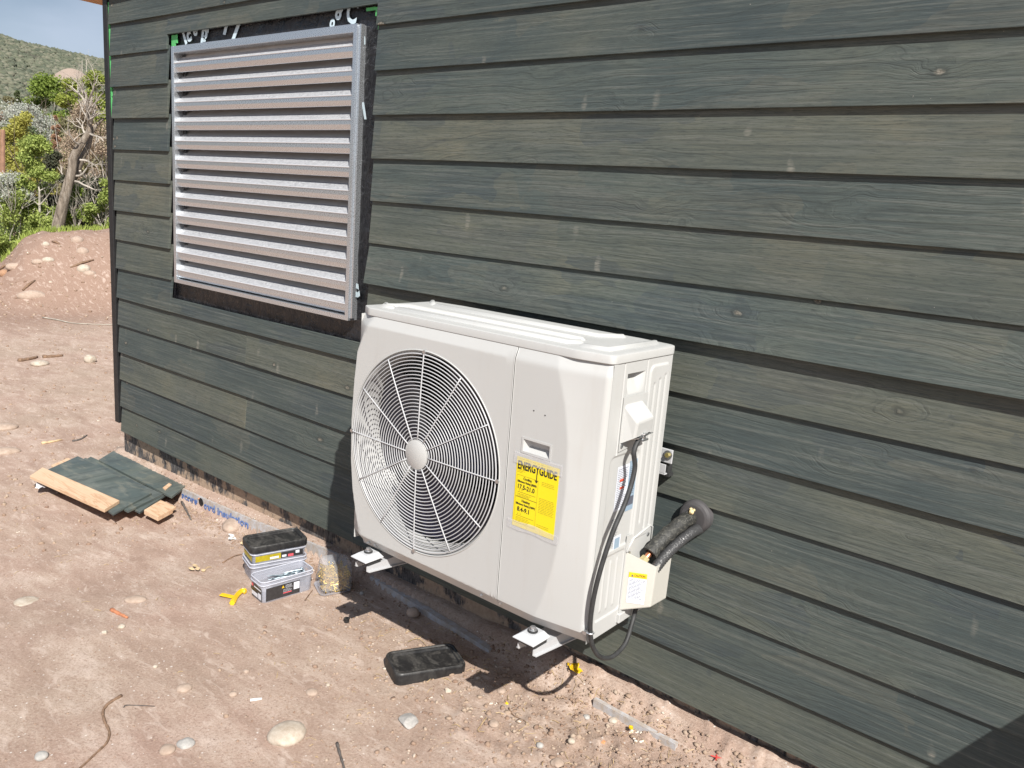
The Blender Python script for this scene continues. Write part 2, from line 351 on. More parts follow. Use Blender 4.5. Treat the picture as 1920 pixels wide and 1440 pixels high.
t = NT('dusty_black_plastic'); p = t.geo(); n = t.noise(t.mapping(p, (10, 18, 10), rot=(0, 0, 1.2)), 1, 6, 0.7, 1.2); n2 = t.noise(p, 140, 4)
up = t.new('ShaderNodeSeparateXYZ'); t.link(t.new('ShaderNodeNewGeometry').outputs['Normal'], up.inputs[0])
dm = t.math('MULTIPLY', t.ramp(t.math('ADD', t.math('MULTIPLY', n, 0.7), t.math('MULTIPLY', n2, 0.3)), [(0.46, 0.04), (0.70, 0.50)]), t.ramp(up.outputs[2], [(0.2, 0.2), (0.9, 0.75)]))
t.col(t.mix(dm, (0.012, 0.012, 0.013), (0.25, 0.235, 0.21))); t.rough(t.ramp(n, [(0.3, 0.28), (0.6, 0.6)])); M['dusty_black'] = t.m
def clear_plastic(name, col, alpha, rough=0.25):
    t = NT(name); p = t.geo(); n = t.noise(p, 24, 4, 0.6, 0.6)
    t.col(col); t.rough(rough)
    t.link(t.ramp(n, [(0.3, alpha-0.10), (0.7, alpha+0.12)]), t.b.inputs['Alpha'])
    t.b.inputs['Specular IOR Level'].default_value = 0.6
    return t.m
M['clear'] = clear_plastic('clear_plastic', (0.50, 0.52, 0.60), 0.40)
M['clear_rim'] = clear_plastic('clear_plastic_rim', (0.62, 0.64, 0.72), 0.72, 0.2)
M['clear_thin'] = clear_plastic('clear_plastic_thin', (0.58, 0.60, 0.64), 0.30, 0.16)
M['tape'] = clear_plastic('packing_tape', (0.72, 0.72, 0.74), 0.34, 0.18)
M['gold_screw'] = simple('gold_screw', (0.75, 0.52, 0.10), 0.35, 0.55, 0.3, 120)
M['steel_screw'] = simple('steel_screw', (0.12, 0.16, 0.19), 0.35, 0.3, 0.3, 120)
M['bark'] = simple('bark', (0.15, 0.12, 0.09), 0.9, 0, 0.35, 8, 0.8, 12, 0.05)
M['bark_pale'] = simple('bark_pale', (0.42, 0.39, 0.33), 0.85, 0, 0.25, 6, 0.6, 12, 0.04)
M['dead_bark'] = NT('dead_bark'); t = M['dead_bark']; p = t.geo()
n = t.noise(t.mapping(p, (14, 14, 2.2)), 1, 6, 0.7, 1.0)
t.col(t.ramp(n, [(0.35, (0.10, 0.08, 0.062)), (0.5, (0.25, 0.205, 0.16)), (0.68, (0.40, 0.355, 0.30))])); t.rough(0.9); t.bump(n, 1.0, 0.06); M['dead_bark'] = t.m
M['dead_twig'] = simple('dead_twig', (0.42, 0.38, 0.33), 0.85, 0, 0.3, 4)
M['pole_wood'] = simple('pole_wood', (0.30, 0.17, 0.11), 0.85, 0, 0.25, 10)

def leaf_mat(name, a, b, trans=0.35):
    t = NT(name); p = t.geo()
    n = t.noise(p, 0.8, 3); r = t.new('ShaderNodeNewGeometry').outputs['Random Per Island']
    c = t.ramp(r, [(0.0, a), (1.0, b)])
    t.col(t.mix(t.ramp(n, [(0.35, 0.0), (0.7, 0.45)]), c, a)); t.rough(0.6)
    t.b.inputs['Specular IOR Level'].default_value = 0.25
    tr = t.new('ShaderNodeBsdfTranslucent'); t.link(c, tr.inputs[0])
    ms = t.new('ShaderNodeMixShader'); ms.inputs[0].default_value = trans
    t.link(t.b.outputs[0], ms.inputs[1]); t.link(tr.outputs[0], ms.inputs[2])
    t.link(ms.outputs[0], t.n['Material Output'].inputs[0])
    return t.m

# ------------------------------------------------------------------ mesh helpers
def wloc(o):
    v = Vector((0, 0, 0))
    while o: v += o.location; o = o.parent
    return v

class MB:
    def __init__(s): s.v = []; s.f = []; s.mi = []
    def add(s, vs, fs, mi=0):
        o = len(s.v); s.v += [tuple(v) for v in vs]
        s.f += [tuple(i+o for i in f) for f in fs]; s.mi += [mi]*len(fs); return s
    def hexa(s, p, mi=0):   # 8 points: bottom 0-3 ccw, top 4-7
        return s.add(p, [(3, 2, 1, 0), (4, 5, 6, 7), (0, 1, 5, 4), (1, 2, 6, 5), (2, 3, 7, 6), (3, 0, 4, 7)], mi)
    def box(s, a, b, mi=0):
        (x0, y0, z0), (x1, y1, z1) = a, b
        return s.hexa([(x0, y0, z0), (x1, y0, z0), (x1, y1, z0), (x0, y1, z0), (x0, y0, z1), (x1, y0, z1), (x1, y1, z1), (x0, y1, z1)], mi)
    def prism(s, pts, vec, mi=0):  # closed polygon pts extruded by vec
        n = len(pts); vec = Vector(vec)
        vs = [Vector(q) for q in pts] + [Vector(q)+vec for q in pts]
        fs = [tuple(range(n))[::-1], tuple(range(n, 2*n))] + [(i, (i+1) % n, n+(i+1) % n, n+i) for i in range(n)]
        return s.add(vs, fs, mi)
    def tube(s, pts, rad, seg=8, closed=False, cap=True, mi=0):
        pts = [Vector(q) for q in pts]; n = len(pts)
        if not hasattr(rad, '__len__'): rad = [rad]*n
        vs = []; prev = None
        for i, q in enumerate(pts):
            if closed: d = pts[(i+1) % n]-pts[i-1]
            else: d = pts[min(i+1, n-1)]-pts[max(i-1, 0)]
            d.normalize()
            if prev is None:
                a = Vector((0, 0, 1)) if abs(d.z) < 0.9 else Vector((1, 0, 0))
                u = d.cross(a).normalized()
            else:
                u = (prev - d*prev.dot(d)).normalized()
            prev = u; w = d.cross(u)
            for k in range(seg):
                an = 2*math.pi*k/seg
                vs.append(q + (u*math.cos(an)+w*math.sin(an))*rad[i])
        fs = []
        m = n if closed else n-1
        for i in range(m):
            for k in range(seg):
                j = (i+1) % n
                fs.append((i*seg+k, i*seg+(k+1) % seg, j*seg+(k+1) % seg, j*seg+k))
        if cap and not closed:
            fs.append(tuple(range(seg))[::-1]); fs.append(tuple((n-1)*seg+k for k in range(seg)))
        return s.add(vs, fs, mi)
    def cyl(s, a, b, r, seg=24, r2=None, mi=0):
        return s.tube([a, b], [r, r if r2 is None else r2], seg, mi=mi)
    def build(s, name, mat, parent=None, smooth=False, bevel=0.0, auto=None, **tags):
        me = bpy.data.meshes.new(name)
        off = wloc(parent) if parent else Vector((0, 0, 0))
        me.from_pydata([(v[0]-off.x, v[1]-off.y, v[2]-off.z) for v in s.v], [], s.f)
        mats = mat if isinstance(mat, (list, tuple)) else [mat]
        for m in mats: me.materials.append(m)
        if len(mats) > 1: me.polygons.foreach_set('material_index', s.mi)
        me.update()
        return link(me, name, parent, smooth, bevel, auto, **tags)

def link(me, name, parent=None, smooth=False, bevel=0.0, auto=None, **tags):
    o = bpy.data.objects.new(name, me); C.objects.link(o)
    if smooth: me.polygons.foreach_set('use_smooth', [True]*len(me.polygons))
    if auto is not None:
        me.polygons.foreach_set('use_smooth', [True]*len(me.polygons)); me.set_sharp_from_angle(angle=R(auto))
    if parent: o.parent = parent
    if bevel:
        b = o.modifiers.new('bevel', 'BEVEL'); b.width = bevel; b.segments = 2; b.limit_method = 'ANGLE'; b.angle_limit = R(35)
        b.harden_normals = False
    if name == 'printed_lines': tags['kind'] = 'stuff'
    for k, v in tags.items(): o[k] = v
    return o

def thing(name, label, cat, loc, group=None):
    o = bpy.data.objects.new(name, None); C.objects.link(o); o.location = loc
    o.empty_display_size = 0.05
    o['label'] = label; o['category'] = cat
    if group: o['group'] = group
    return o

def circle(c, r, n, ax='y', ph=0.0):
    out = []
    for k in range(n):
        a = 2*math.pi*k/n+ph
        if ax == 'y': out.append(Vector((c[0]+r*math.cos(a), c[1], c[2]+r*math.sin(a))))
        elif ax == 'z': out.append(Vector((c[0]+r*math.cos(a), c[1]+r*math.sin(a), c[2])))
        else: out.append(Vector((c[0], c[1]+r*math.cos(a), c[2]+r*math.sin(a))))
    return out

def smooth_path(pts, n=8):
    pts = [Vector(q) for q in pts]; out = []
    P = [pts[0]*2-pts[1]]+pts+[pts[-1]*2-pts[-2]]
    for i in range(1, len(P)-2):
        for k in range(n):
            t = k/n; a, b, c, d = P[i-1], P[i], P[i+1], P[i+2]
            out.append(0.5*((2*b)+(c-a)*t+(2*a-5*b+4*c-d)*t*t+(3*b-a-3*c+d)*t**3))
    out.append(pts[-1]); return out

def grid_mesh(V, keep=None):
    """V: array (n, m, 3) -> MB; keep: (n-1, m-1) bool"""
    n, m, _ = V.shape; b = MB(); b.v = [tuple(v) for v in V.reshape(-1, 3)]
    for i in range(n-1):
        for j in range(m-1):
            if keep is None or keep[i, j]:
                b.f.append((i*m+j, (i+1)*m+j, (i+1)*m+j+1, i*m+j+1))
    b.mi = [0]*len(b.f); return b

def text_mesh(s, size, origin, xd, yd, mat, name, parent, stretch=1.0, bold=0.0, depth=0.0004, align='LEFT', shear=0.0, label=None):
    cu = bpy.data.curves.new(name, 'FONT'); cu.body = s; cu.size = size; cu.align_x = align
    cu.offset = bold; cu.extrude = depth; cu.resolution_u = 3; cu.shear = shear
    o = bpy.data.objects.new(name, cu); C.objects.link(o)
    bpy.context.view_layer.update()
    me = bpy.data.meshes.new_from_object(o)
    bpy.data.objects.remove(o); bpy.data.curves.remove(cu)
    xd = Vector(xd).normalized(); yd = Vector(yd).normalized(); nd = xd.cross(yd)
    off = wloc(parent) if parent else Vector((0, 0, 0)); og = Vector(origin)-off
    for v in me.vertices:
        v.co = og + xd*(v.co.x*stretch) + yd*v.co.y + nd*v.co.z
    me.materials.clear(); me.materials.append(mat)
    return link(me, name, parent)

def lines_block(mb, origin, xd, yd, w, h, n, th, seed, gap=0.12, n_off=0.0006, ragged=0.35):
    r = random.Random(seed); xd = Vector(xd).normalized(); yd = Vector(yd).normalized(); nd = xd.cross(yd)
    og = Vector(origin)
    for k in range(n):
        y = -h*(k+0.5)/n; x = 0; end = w*(1-ragged*r.random())
        while x < end:
            l = min(end-x, w*(0.06+0.16*r.random()))
            a = og+xd*x+yd*(y-th/2)+nd*n_off
            mb.add([a, a+xd*l, a+xd*l+yd*th, a+yd*th], [(0, 1, 2, 3)])
            x += l+w*gap*0.25

# value noise for geometry
def _hash(ix, iy, seed):
    h = (ix*374761393 + iy*668265263 + seed*1442695041) & 0x7fffffff
    h = (h ^ (h >> 13))*1274126177 & 0x7fffffff
    return ((h ^ (h >> 16)) & 0xffff)/65535.0
def vnoise(x, y, seed=0):
    x = np.asarray(x, float); y = np.asarray(y, float)
    ix = np.floor(x).astype(np.int64); iy = np.floor(y).astype(np.int64)
    fx = x-ix; fy = y-iy; fx = fx*fx*(3-2*fx); fy = fy*fy*(3-2*fy)
    a = _hash(ix, iy, seed); b = _hash(ix+1, iy, seed); c = _hash(ix, iy+1, seed); d = _hash(ix+1, iy+1, seed)
    return (a*(1-fx)+b*fx)*(1-fy)+(c*(1-fx)+d*fx)*fy
def fbm(x, y, oct=4, seed=0, gain=0.5):
    s = 0; a = 1; n = 0
    for k in range(oct):
        s = s+a*vnoise(x*2**k, y*2**k, seed+k*17); n += a; a *= gain
    return s/n-0.5
def sstep(a, b, x):
    t = np.clip((np.asarray(x, float)-a)/(b-a), 0, 1); return t*t*(3-2*t)

# ------------------------------------------------------------------ ground
def ground_h(x, y, detail=True):
    x = np.asarray(x, float); y = np.asarray(y, float)
    base = np.interp(x, [-4, -3, -2.1, -1.5, -1, -0.5, 0.2, 0.7, 1.2], [-0.345, -0.345, -0.342, -0.320, -0.276, -0.255, -0.242, -0.225, -0.215])
    # sand ledge against the foundation
    led = np.interp(x, [-3, -2, -1.4, -0.9, -0.5, 0.0, 0.4, 1.0, 2], [-0.262, -0.238, -0.218, -0.205, -0.205, -0.200, -0.160, -0.165, -0.17])
    mid_ = np.interp(x, [-3, -2.16, -1.47, -1.0, -0.82], [-0.288, -0.276, -0.247, -0.212, -0.205])
    kl = 1-sstep(-0.9, -0.6, x)
    lz = mid_+(led-mid_)*sstep(0.002, 0.044, y)
    lz = lz*kl+led*(1-kl)
    z = base + (lz-base)*sstep(-0.020 - 0.10*sstep(-0.3, 0.5, x), -0.004+0.03*sstep(-0.6, 0.5, x), y)*(x > -3.05)
    # flatten away from the house
    far = np.hypot(x+0.5, y+0.8)
    z = z + (-0.27-z)*sstep(1.0, 2.2, -y-0.2)*(x > -3)*0.6
    # bank of excavated earth beyond the corner
    dx, dy = x-CAM.x, y-CAM.y
    rr = np.hypot(dx, dy); az = np.degrees(np.arctan2(dx, dy))
    crest = np.interp(az, [-95, -76, -71.4, -70.2, -69.2, -67.5, -65.6, -60, -45], [-0.30, -0.05, 0.06, 0.42, 0.56, 0.60, 0.66, 0.70, 0.2])
    up = sstep(11.2, 13.6, rr); dn = sstep(14.4, 19, rr)
    bank = (crest+0.27)*(up*(1-dn)) + dn*(-1.9)
    bank = np.where(az > 0, 0, bank)
    wb = sstep(-110, -85, az)*(1-sstep(-40, -15, az))
    z = z + bank*wb
    z = z - (1-wb)*0.6*sstep(15, 30, rr)
    if detail:
        z = z + 0.020*fbm(x*0.9, y*0.9, 3, 3)*sstep(-0.05, -0.4, y)
        z = z + 0.008*fbm(x*5, y*7, 4, 5) + 0.0016*fbm(x*45, y*45, 2, 6)
        rub = sstep(0.0, 0.7, x)*sstep(-0.75, -0.25, y)
        cl = np.maximum(fbm(x*34, y*34, 3, 9), -0.05)
        z = z + (0.004+0.045*rub)*cl + 0.003*np.maximum(fbm(x*70, y*70, 2, 19), 0)
        z = z + 0.14*fbm(x*0.8, y*0.8, 4, 21)*up*wb + 0.10*np.abs(fbm(x*3, y*3, 4, 31))*up*wb*(1-dn)
    return z
def gh(x, y): return float(ground_h(x, y))
def ground_hit(px_, py_, lift=0.0):
    d = ray(px_, py_); d = d/math.hypot(d.x, d.y); s_ = 1.0
    while s_ < 20:
        q_ = CAM+d*s_
        if gh(q_.x, q_.y) >= q_.z: return q_+Vector((0, 0, lift))
        s_ += 0.004
    return q_

az = np.concatenate([np.arange(-180, -84, 4.0), np.arange(-82, -62, 0.10), np.arange(-62, 6, 0.22), np.arange(6, 40, 0.8), np.arange(40, 180, 4.0), [180.0]])
rad = [0.0, 0.5]
while rad[-1] < 22: rad.append(rad[-1]*(1.009 if rad[-1] > 1.2 else 1.05))
while rad[-1] < 60: rad.append(rad[-1]*1.15)
rad = np.array(rad)
A, Rr = np.meshgrid(np.radians(az), rad, indexing='ij')
X = CAM.x+np.sin(A)*Rr; Y = CAM.y+np.cos(A)*Rr
Z = ground_h(X, Y)
def np_grid_obj(X, Y, Z, name, mat, **tags):
    n, m = X.shape
    co = np.stack([X, Y, Z], -1).reshape(-1, 3)
    i, j = np.meshgrid(np.arange(n-1), np.arange(m-1), indexing='ij')
    q = np.stack([i*m+j, i*m+j+1, (i+1)*m+j+1, (i+1)*m+j], -1).reshape(-1, 4)
    me = bpy.data.meshes.new(name)
    me.vertices.add(len(co)); me.vertices.foreach_set('co', co.ravel())
    me.loops.add(q.size); me.loops.foreach_set('vertex_index', q.ravel())
    me.polygons.add(len(q)); me.polygons.foreach_set('loop_start', np.arange(0, q.size, 4)); me.polygons.foreach_set('loop_total', np.full(len(q), 4))
    me.materials.append(mat); me.update(calc_edges=True); me.validate()
    return link(me, name, None, True, **tags)
g_o = np_grid_obj(X, Y, Z, 'ground', M['dirt'], kind='structure')
# make sure normals face up
if g_o.data.polygons[len(g_o.data.polygons)//2].normal.z < 0: g_o.data.flip_normals()

# valley floor beyond, reaching the hills
def valley_z(rr): return -2.6-0.5*sstep(40, 120, rr)
azf = np.radians(np.arange(-180, 181, 3.0)); rf = np.geomspace(19.5, 1500, 50)
A, Rr = np.meshgrid(azf, rf, indexing='ij')
Xf = CAM.x+np.sin(A)*Rr; Yf = CAM.y+np.cos(A)*Rr
AZ = np.degrees(A)
rise = np.interp(AZ, [-180, -120, -90, -76, -70.8, -69.2, -65.6, -58, -45, -20, 0, 40, 90, 180], [40, 60, 85, 104, 96.5, 93, 89.5, 80, 66, 60, 66, 50, 35, 40])
Zf = valley_z(Rr)-0.25 + rise*sstep(150, 780, Rr)**1.0 + (Rr > 200)*14*fbm(Xf*0.006, Yf*0.006, 4, 40)*sstep(200, 500, Rr)
t = NT('hill_scrub'); p = t.geo(); n = t.noise(p, 0.02, 5, 0.65); n2 = t.noise(p, 0.12, 5, 0.75); n3 = t.noise(p, 0.9, 3)
c = t.ramp(n2, [(0.36, (0.090, 0.100, 0.066)), (0.52, (0.135, 0.138, 0.095)), (0.66, (0.25, 0.22, 0.155))])
c = t.mix(t.ramp(n, [(0.42, 0.0), (0.64, 0.6)]), c, (0.17, 0.15, 0.105))
t.col(c); t.rough(0.95); t.bump(t.math('ADD', n2, n3), 0.8, 6.0)
hill = np_grid_obj(Xf, Yf, Zf, 'hillside', t.m, kind='structure')
if hill.data.polygons[100].normal.z < 0: hill.data.flip_normals()

def hill_h(azd, r_):
    a = math.radians(azd); x = CAM.x+math.sin(a)*r_; y = CAM.y+math.cos(a)*r_
    rs = np.interp(azd, [-180, -120, -90, -76, -70.8, -69.2, -65.6, -58, -45, -20, 0, 40, 90, 180], [40, 60, 85, 104, 96.5, 93, 89.5, 80, 66, 60, 66, 50, 35, 40])
    z = valley_z(r_)-0.25+rs*sstep(150, 780, r_)+(r_ > 200)*14*fbm(x*0.006, y*0.006, 4, 40)*sstep(200, 500, r_)
    return x, y, float(z)

# icosahedron for shrubs, pebbles
def ico(sub):
    bm = bmesh.new(); bmesh.ops.create_icosphere(bm, subdivisions=sub, radius=1.0)
    v = np.array([q.co[:] for q in bm.verts]); f = np.array([[q.index for q in g.verts] for g in bm.faces]); bm.free(); return v, f
I1, F1 = ico(1); I2, F2 = ico(2); I3, F3 = ico(3)
def scatter_blobs(name, mat, pos, size, base=(I1, F1), jit=0.25, flat=1.0, stretch=0.3, parent=None, **tags):
    V, Fc = base; n = len(pos); k = len(V)
    co = np.zeros((n, k, 3)); fs = np.zeros((n, len(Fc), 3), int)
    for i in range(n):
        s = size[i]*(1+stretch*(rng.random(3)-0.5)*2)*np.array([1, 1, flat])
        a = rng.random()*6.283; c_, s_ = math.cos(a), math.sin(a)
        q = V*(1+jit*(rng.random((k, 1))-0.5)*2)*s
        co[i, :, 0] = q[:, 0]*c_-q[:, 1]*s_+pos[i][0]; co[i, :, 1] = q[:, 0]*s_+q[:, 1]*c_+pos[i][1]; co[i, :, 2] = q[:, 2]+pos[i][2]
        fs[i] = Fc+i*k
    me = bpy.data.meshes.new(name); co = co.reshape(-1, 3); fs = fs.reshape(-1, 3)
    me.vertices.add(len(co)); me.vertices.foreach_set('co', co.ravel())
    me.loops.add(fs.size); me.loops.foreach_set('vertex_index', fs.ravel())
    me.polygons.add(len(fs)); me.polygons.foreach_set('loop_start', np.arange(0, fs.size, 3)); me.polygons.foreach_set('loop_total', np.full(len(fs), 3))
    me.materials.append(mat); me.update(calc_edges=True)
    return link(me, name, parent, False, **tags)

shrub_m = NT('hill_shrub'); t = shrub_m; p = t.geo(); r_ = t.new('ShaderNodeNewGeometry').outputs['Random Per Island']
t.col(t.ramp(r_, [(0.0, (0.070, 0.082, 0.056)), (0.5, (0.110, 0.122, 0.080)), (1.0, (0.170, 0.165, 0.120))])); t.rough(0.95); shrub_m = t.m
pos = []; size = []
for i in range(36000):
    a_ = random.uniform(-74, -63); r_ = 230+570*random.random()**0.8
    x, y, z = hill_h(a_, r_); s = random.choice([0.5, 0.6, 1.0])*random.uniform(0.7, 1.5)*(0.5+r_/700)
    if fbm(x*0.02, y*0.02, 3, 77) < -0.22: continue
    pos.append((x, y, z+s*0.25)); size.append(s)
scatter_blobs('hill_scrub', shrub_m, pos, size, jit=0.3, flat=0.7, kind='stuff')

# pebbles, clods and straw on the near ground
pos = []; size = []
for i in range(9000):
    if i < 5200:
        x = random.uniform(-0.6, 1.6); y = -0.02-abs(random.gauss(0, 0.38))
        if random.random() > 0.25+0.75*min(1, max(0, (x+0.3)/0.9)): continue
        s = random.choice([1, 1, 1, 2])*random.uniform(0.0018, 0.0050)
    elif i < 6500:
        x = random.uniform(-3.2, 0.8); y = random.uniform(-1.7, -0.03); s = random.uniform(0.0012, 0.0038)
    elif i < 8000:
        x = random.uniform(-3.0, -0.6); y = random.gauss(-0.06, 0.06); s = random.uniform(0.002, 0.007)
        if y > 0.03: continue
    else:
        a_ = math.radians(random.uniform(-74, -60)); r_ = random.uniform(4, 14)
        x = CAM.x+math.sin(a_)*r_; y = CAM.y+math.cos(a_)*r_; s = random.uniform(0.004, 0.013)*(1+0.8*(r_ > 11))
        if y > 0 and x > -3.05: continue
    pos.append((x, y, gh(x, y)+s*0.2)); size.append(s)
scatter_blobs('gravel', M['gravel'], pos, size, jit=0.32, flat=0.7, kind='stuff')
mb = MB()
for i in range(330):
    if i < 210: x = random.uniform(-0.3, 1.3); y = -0.03-abs(random.gauss(0, 0.25))
    else: x = random.uniform(-2.9, 0.2); y = random.uniform(-1.0, -0.03)
    a_ = random.uniform(0, 3.14); l = random.uniform(0.008, 0.035); z = gh(x, y)+0.003
    dx, dy = math.cos(a_)*l/2, math.sin(a_)*l/2
    mb.tube([(x-dx, y-dy, gh(x-dx, y-dy)+0.002), (x+random.uniform(-.003, .003), y, z+0.003), (x+dx, y+dy, gh(x+dx, y+dy)+0.003)], random.uniform(0.0005, 0.0012), 4)
mb.build('straw_litter', M['straw'], kind='stuff')

# ------------------------------------------------------------------ house
house = thing('house', 'unfinished house wall clad in dark green stained lap siding above a tar streaked foundation', 'house', (-2.9, 0.03, -0.12))
XL, XR = -2.90, 4.2
OX0, OX1, OZ0, OZ1 = -2.285, -0.705, 0.772, 2.088     # bare opening in the siding around the louvre
e = 0.16407
LX0, LX1, LZ0, LZ1 = -2.215, -0.800, 0.858, 2.022
rows = {k: 2.1744-e*k for k in range(-5, 15)}
TH = 0.012; LEAN = 0.0145
proud = {7: 0.017, 3: 0.002, 5: -0.002, 12: -0.002, 9: 0.003, 11: 0.001}
def board(x0, x1, k, zb=None, zt=None, dz=(0, 0), mb=None):
    """one tilted lap board between x0 and x1"""
    full = 0.186
    z0 = rows[k]; a = zb if zb is not None else z0; b = zt if zt is not None else z0+full
    pr = proud.get(k, 0.0) if not (k == 7 and x1 < -2) else 0.0
    def yy(z): return -pr*(1-(z-z0)/full) + LEAN*(z-z0)/full
    n = max(2, int((x1-x0)/0.45))
    mb = mb or MB(); rr = random.Random(k*31+int(x0*10))
    prof = []
    ph = rr.random()*6
    for i in range(n+1):
        x = x0+(x1-x0)*i/n; w = 0.0012*math.sin(x*2.1+ph) + dz[0]*(1-i/n)+dz[1]*i/n
        yo = 0.0010*math.sin(x*3.3+ph*2)
        prof.append([(x, yy(a)+yo, a+w), (x, yy(b)+yo, b+w), (x, yy(b)+TH+yo, b+w), (x, yy(a)+TH+yo, a+w)])
    vs = [q for pr_ in prof for q in pr_]; fs = [(3, 2, 1, 0), tuple(4*n+q for q in (0, 1, 2, 3))]
    for i in range(n):
        for q in range(4):
            fs.append((4*i+q, 4*i+(q+1) % 4, 4*(i+1)+(q+1) % 4, 4*(i+1)+q))
    # a tiny eased lower edge
    mb.add(vs, [f[::-1] for f in fs]); return mb
zadj_l = {0: .004, 1: .005, 2: .008, 3: .006, 4: .004, 5: .003, 9: -.006, 12: -.002, 13: -.003, 14: .005}
def sb(mb): return mb.build('siding_board', M['siding'], house, bevel=0.0012)
lx = lambda k: XL + 0.0006*k + random.uniform(-0.004, 0.004)
for k in range(-4, 15):
    dl = zadj_l.get(k, 0.0)
    if k <= 0:
        j = {-3: 1.1, -1: 2.2}.get(k)
        sb(board(lx(k), XR, k, dz=(dl, 0)))
    elif k == 1:
        m = board(lx(k), OX0, k, dz=(dl, dl)); board(OX0+0.0002, OX1-0.0002, k, zb=OZ1, mb=m); board(OX1, XR, k, mb=m); sb(m)
    elif k <= 8:
        sb(board(lx(k), OX0+random.uniform(-.004, .004), k, dz=(dl, dl)))
        sb(board(OX1+random.uniform(-.003, .003), XR, k, dz=(0, 0)))
    elif k == 9:
        m = board(lx(k), OX0, k, dz=(dl, dl)); board(OX0+0.0002, OX1-0.0002, k, zt=OZ0, dz=(dl, 0), mb=m); board(OX1, XR, k, mb=m); sb(m)
    elif k in (10, 12):
        jx = -1.577; sb(board(lx(k), jx, k, dz=(dl, 0))); sb(board(jx+0.002, XR, k))
    else:
        sb(board(lx(k), XR, k, dz=(dl, 0)))

# wall core, foundation, trims, roof
mb = MB()
for a_, b_ in (((-2.955, 0.0475, -0.115), (LX0-0.004, 0.20, 2.42)), ((LX1+0.024, 0.0475, -0.115), (XR, 0.20, 2.42)), ((LX0-0.004, 0.0475, -0.115), (LX1+0.024, 0.20, LZ0-0.004)), ((LX0-0.004, 0.0475, LZ1+0.004), (LX1+0.024, 0.20, 2.42))): mb.box(a_, b_)
mb.box((LX0-0.004, 0.19, LZ0-0.004), (LX1+0.024, 0.199, LZ1+0.004))
mb.build('wall_sheathing', M['black_trim'], house)
MB().box((-2.955, 0.20, -0.115), (-2.80, 6.0, 2.42)).build('side_wall_sheathing', M['black_trim'], house)
MB().box((-2.972, 0.004, -0.075), (-2.922, 0.034, 2.33)).build('corner_batten', M['black_trim'], house, bevel=0.003)
mb = MB()
for k in range(22):
    z = 1.70+k*0.027; w = 0.012+0.004*math.sin(k*1.7)+0.002*random.random()
    mb.box((-2.921, 0.012, z), (-2.921+w, 0.0245, z+0.0268))
mb.build('green_housewrap_strip', M['green_wrap'], house)
n, m_ = 240, 14
xs = np.linspace(-2.945, XR, n); zs = np.linspace(-0.42, -0.118, m_)
V = np.zeros((n, m_, 3))
for i, x in enumerate(xs):
    for j, z in enumerate(zs):
        V[i, j] = (x, 0.046-0.004*abs(fbm(x*7, z*9, 3, 61)) + (0.0 if j < m_-1 else 0), z)
fb = grid_mesh(V)
fb.f = [f[::1] for f in fb.f]
fb.box((-2.942, 0.05, -0.42), (XR, 0.24, -0.118))
fb.build('foundation', M['foundation'], house, auto=30)
MB().box((-3.31, -0.035, 2.345), (XR, 6.2, 2.52)).build('roof_soffit', M['soffit'], house, bevel=0.004)
MB().box((-3.34, -0.06, 2.522), (XR, 6.25, 2.60)).build('roof_edge', M['black_trim'], house)

# black flashing membrane round the louvre, crinkled sheet
def crinkle(x, z): return 0.006*float(fbm(x*11, z*11, 3, 91)) + 0.004*float(fbm(x*40, z*16, 2, 95))
def sheet(x0, x1, z0, z1, y, nx, nz, name, mat, parent):
    V = np.zeros((nx, nz, 3))
    for i, x in enumerate(np.linspace(x0, x1, nx)):
        for j, z in enumerate(np.linspace(z0, z1, nz)): V[i, j] = (x, y+crinkle(x, z), z)
    b = grid_mesh(V); return b.build(name, mat, parent, smooth=True)
sheet(-2.33, -0.64, 2.000, 2.10, 0.034, 120, 12, 'flashing_membrane', M['membrane'], house)
sheet(-2.33, -0.64, 0.755, 0.865, 0.034, 120, 12, 'flashing_membrane', M['membrane'], house)
sheet(-0.83, -0.66, 0.866, 1.999, 0.034, 16, 90, 'flashing_membrane', M['membrane'], house)
sheet(-2.32, -2.16, 0.866, 1.999, 0.034, 14, 90, 'flashing_membrane', M['membrane'], house)
def glyph(s, px, py, size, ang, stretch=1.0, bold=0.004):
    o = at_y(px, py, 0.026); a = R(ang)
    xd = Vector((math.cos(a), 0, math.sin(a))); yd = Vector((-math.sin(a), 0, math.cos(a)))
    text_mesh(s, size, o, xd, yd, M['tape_print'], 'printed_letter', house, stretch, bold, 0.0005)
glyph('i', 347, 84, 0.10, 28, 1.1); glyph('c', 352, 80, 0.095, 20, 1.0); glyph('e', 363, 68, 0.085, 12, 0.9, 0.003)
glyph('p', 377, 70, 0.10, -14, 1.05); glyph('r', 388, 60, 0.06, -10, 1.0, 0.003)
glyph('/', 420, 62, 0.10, -8, 1.1, 0.006); glyph('7', 432, 76, 0.13, -12, 1.0, 0.005)
glyph('a', 381, 79, 0.05, 5, 1.0, 0.001)
glyph('8', 627, 32, 0.085, -25, 0.9, 0.003); glyph('o', 617, 50, 0.07, -20, 0.8, 0.003); glyph('C', 647, 40, 0.115, -12, 0.85, 0.003)
glyph('n', 675, 84, 0.06, 10, 1.0, 0.006); glyph('\\', 678, 222, 0.085, 0, 1.1, 0.003); glyph('c', 664, 556, 0.10, 15, 0.8, 0.006)
for (x0, z0, x1, z1) in [(-2.272, 2.02, -2.235, 2.084), (-2.262, 1.975, -2.244, 2.02), (-2.236, 2.045, -2.216, 2.084), (-0.735, 2.05, -0.712, 2.082), (-0.718, 2.0, -0.709, 2.05), (-0.79, 2.072, -0.735, 2.084)]:
    MB().box((x0, 0.022, z0), (x1, 0.0255, z1)).build('green_housewrap_strip', M['green_wrap'], house)

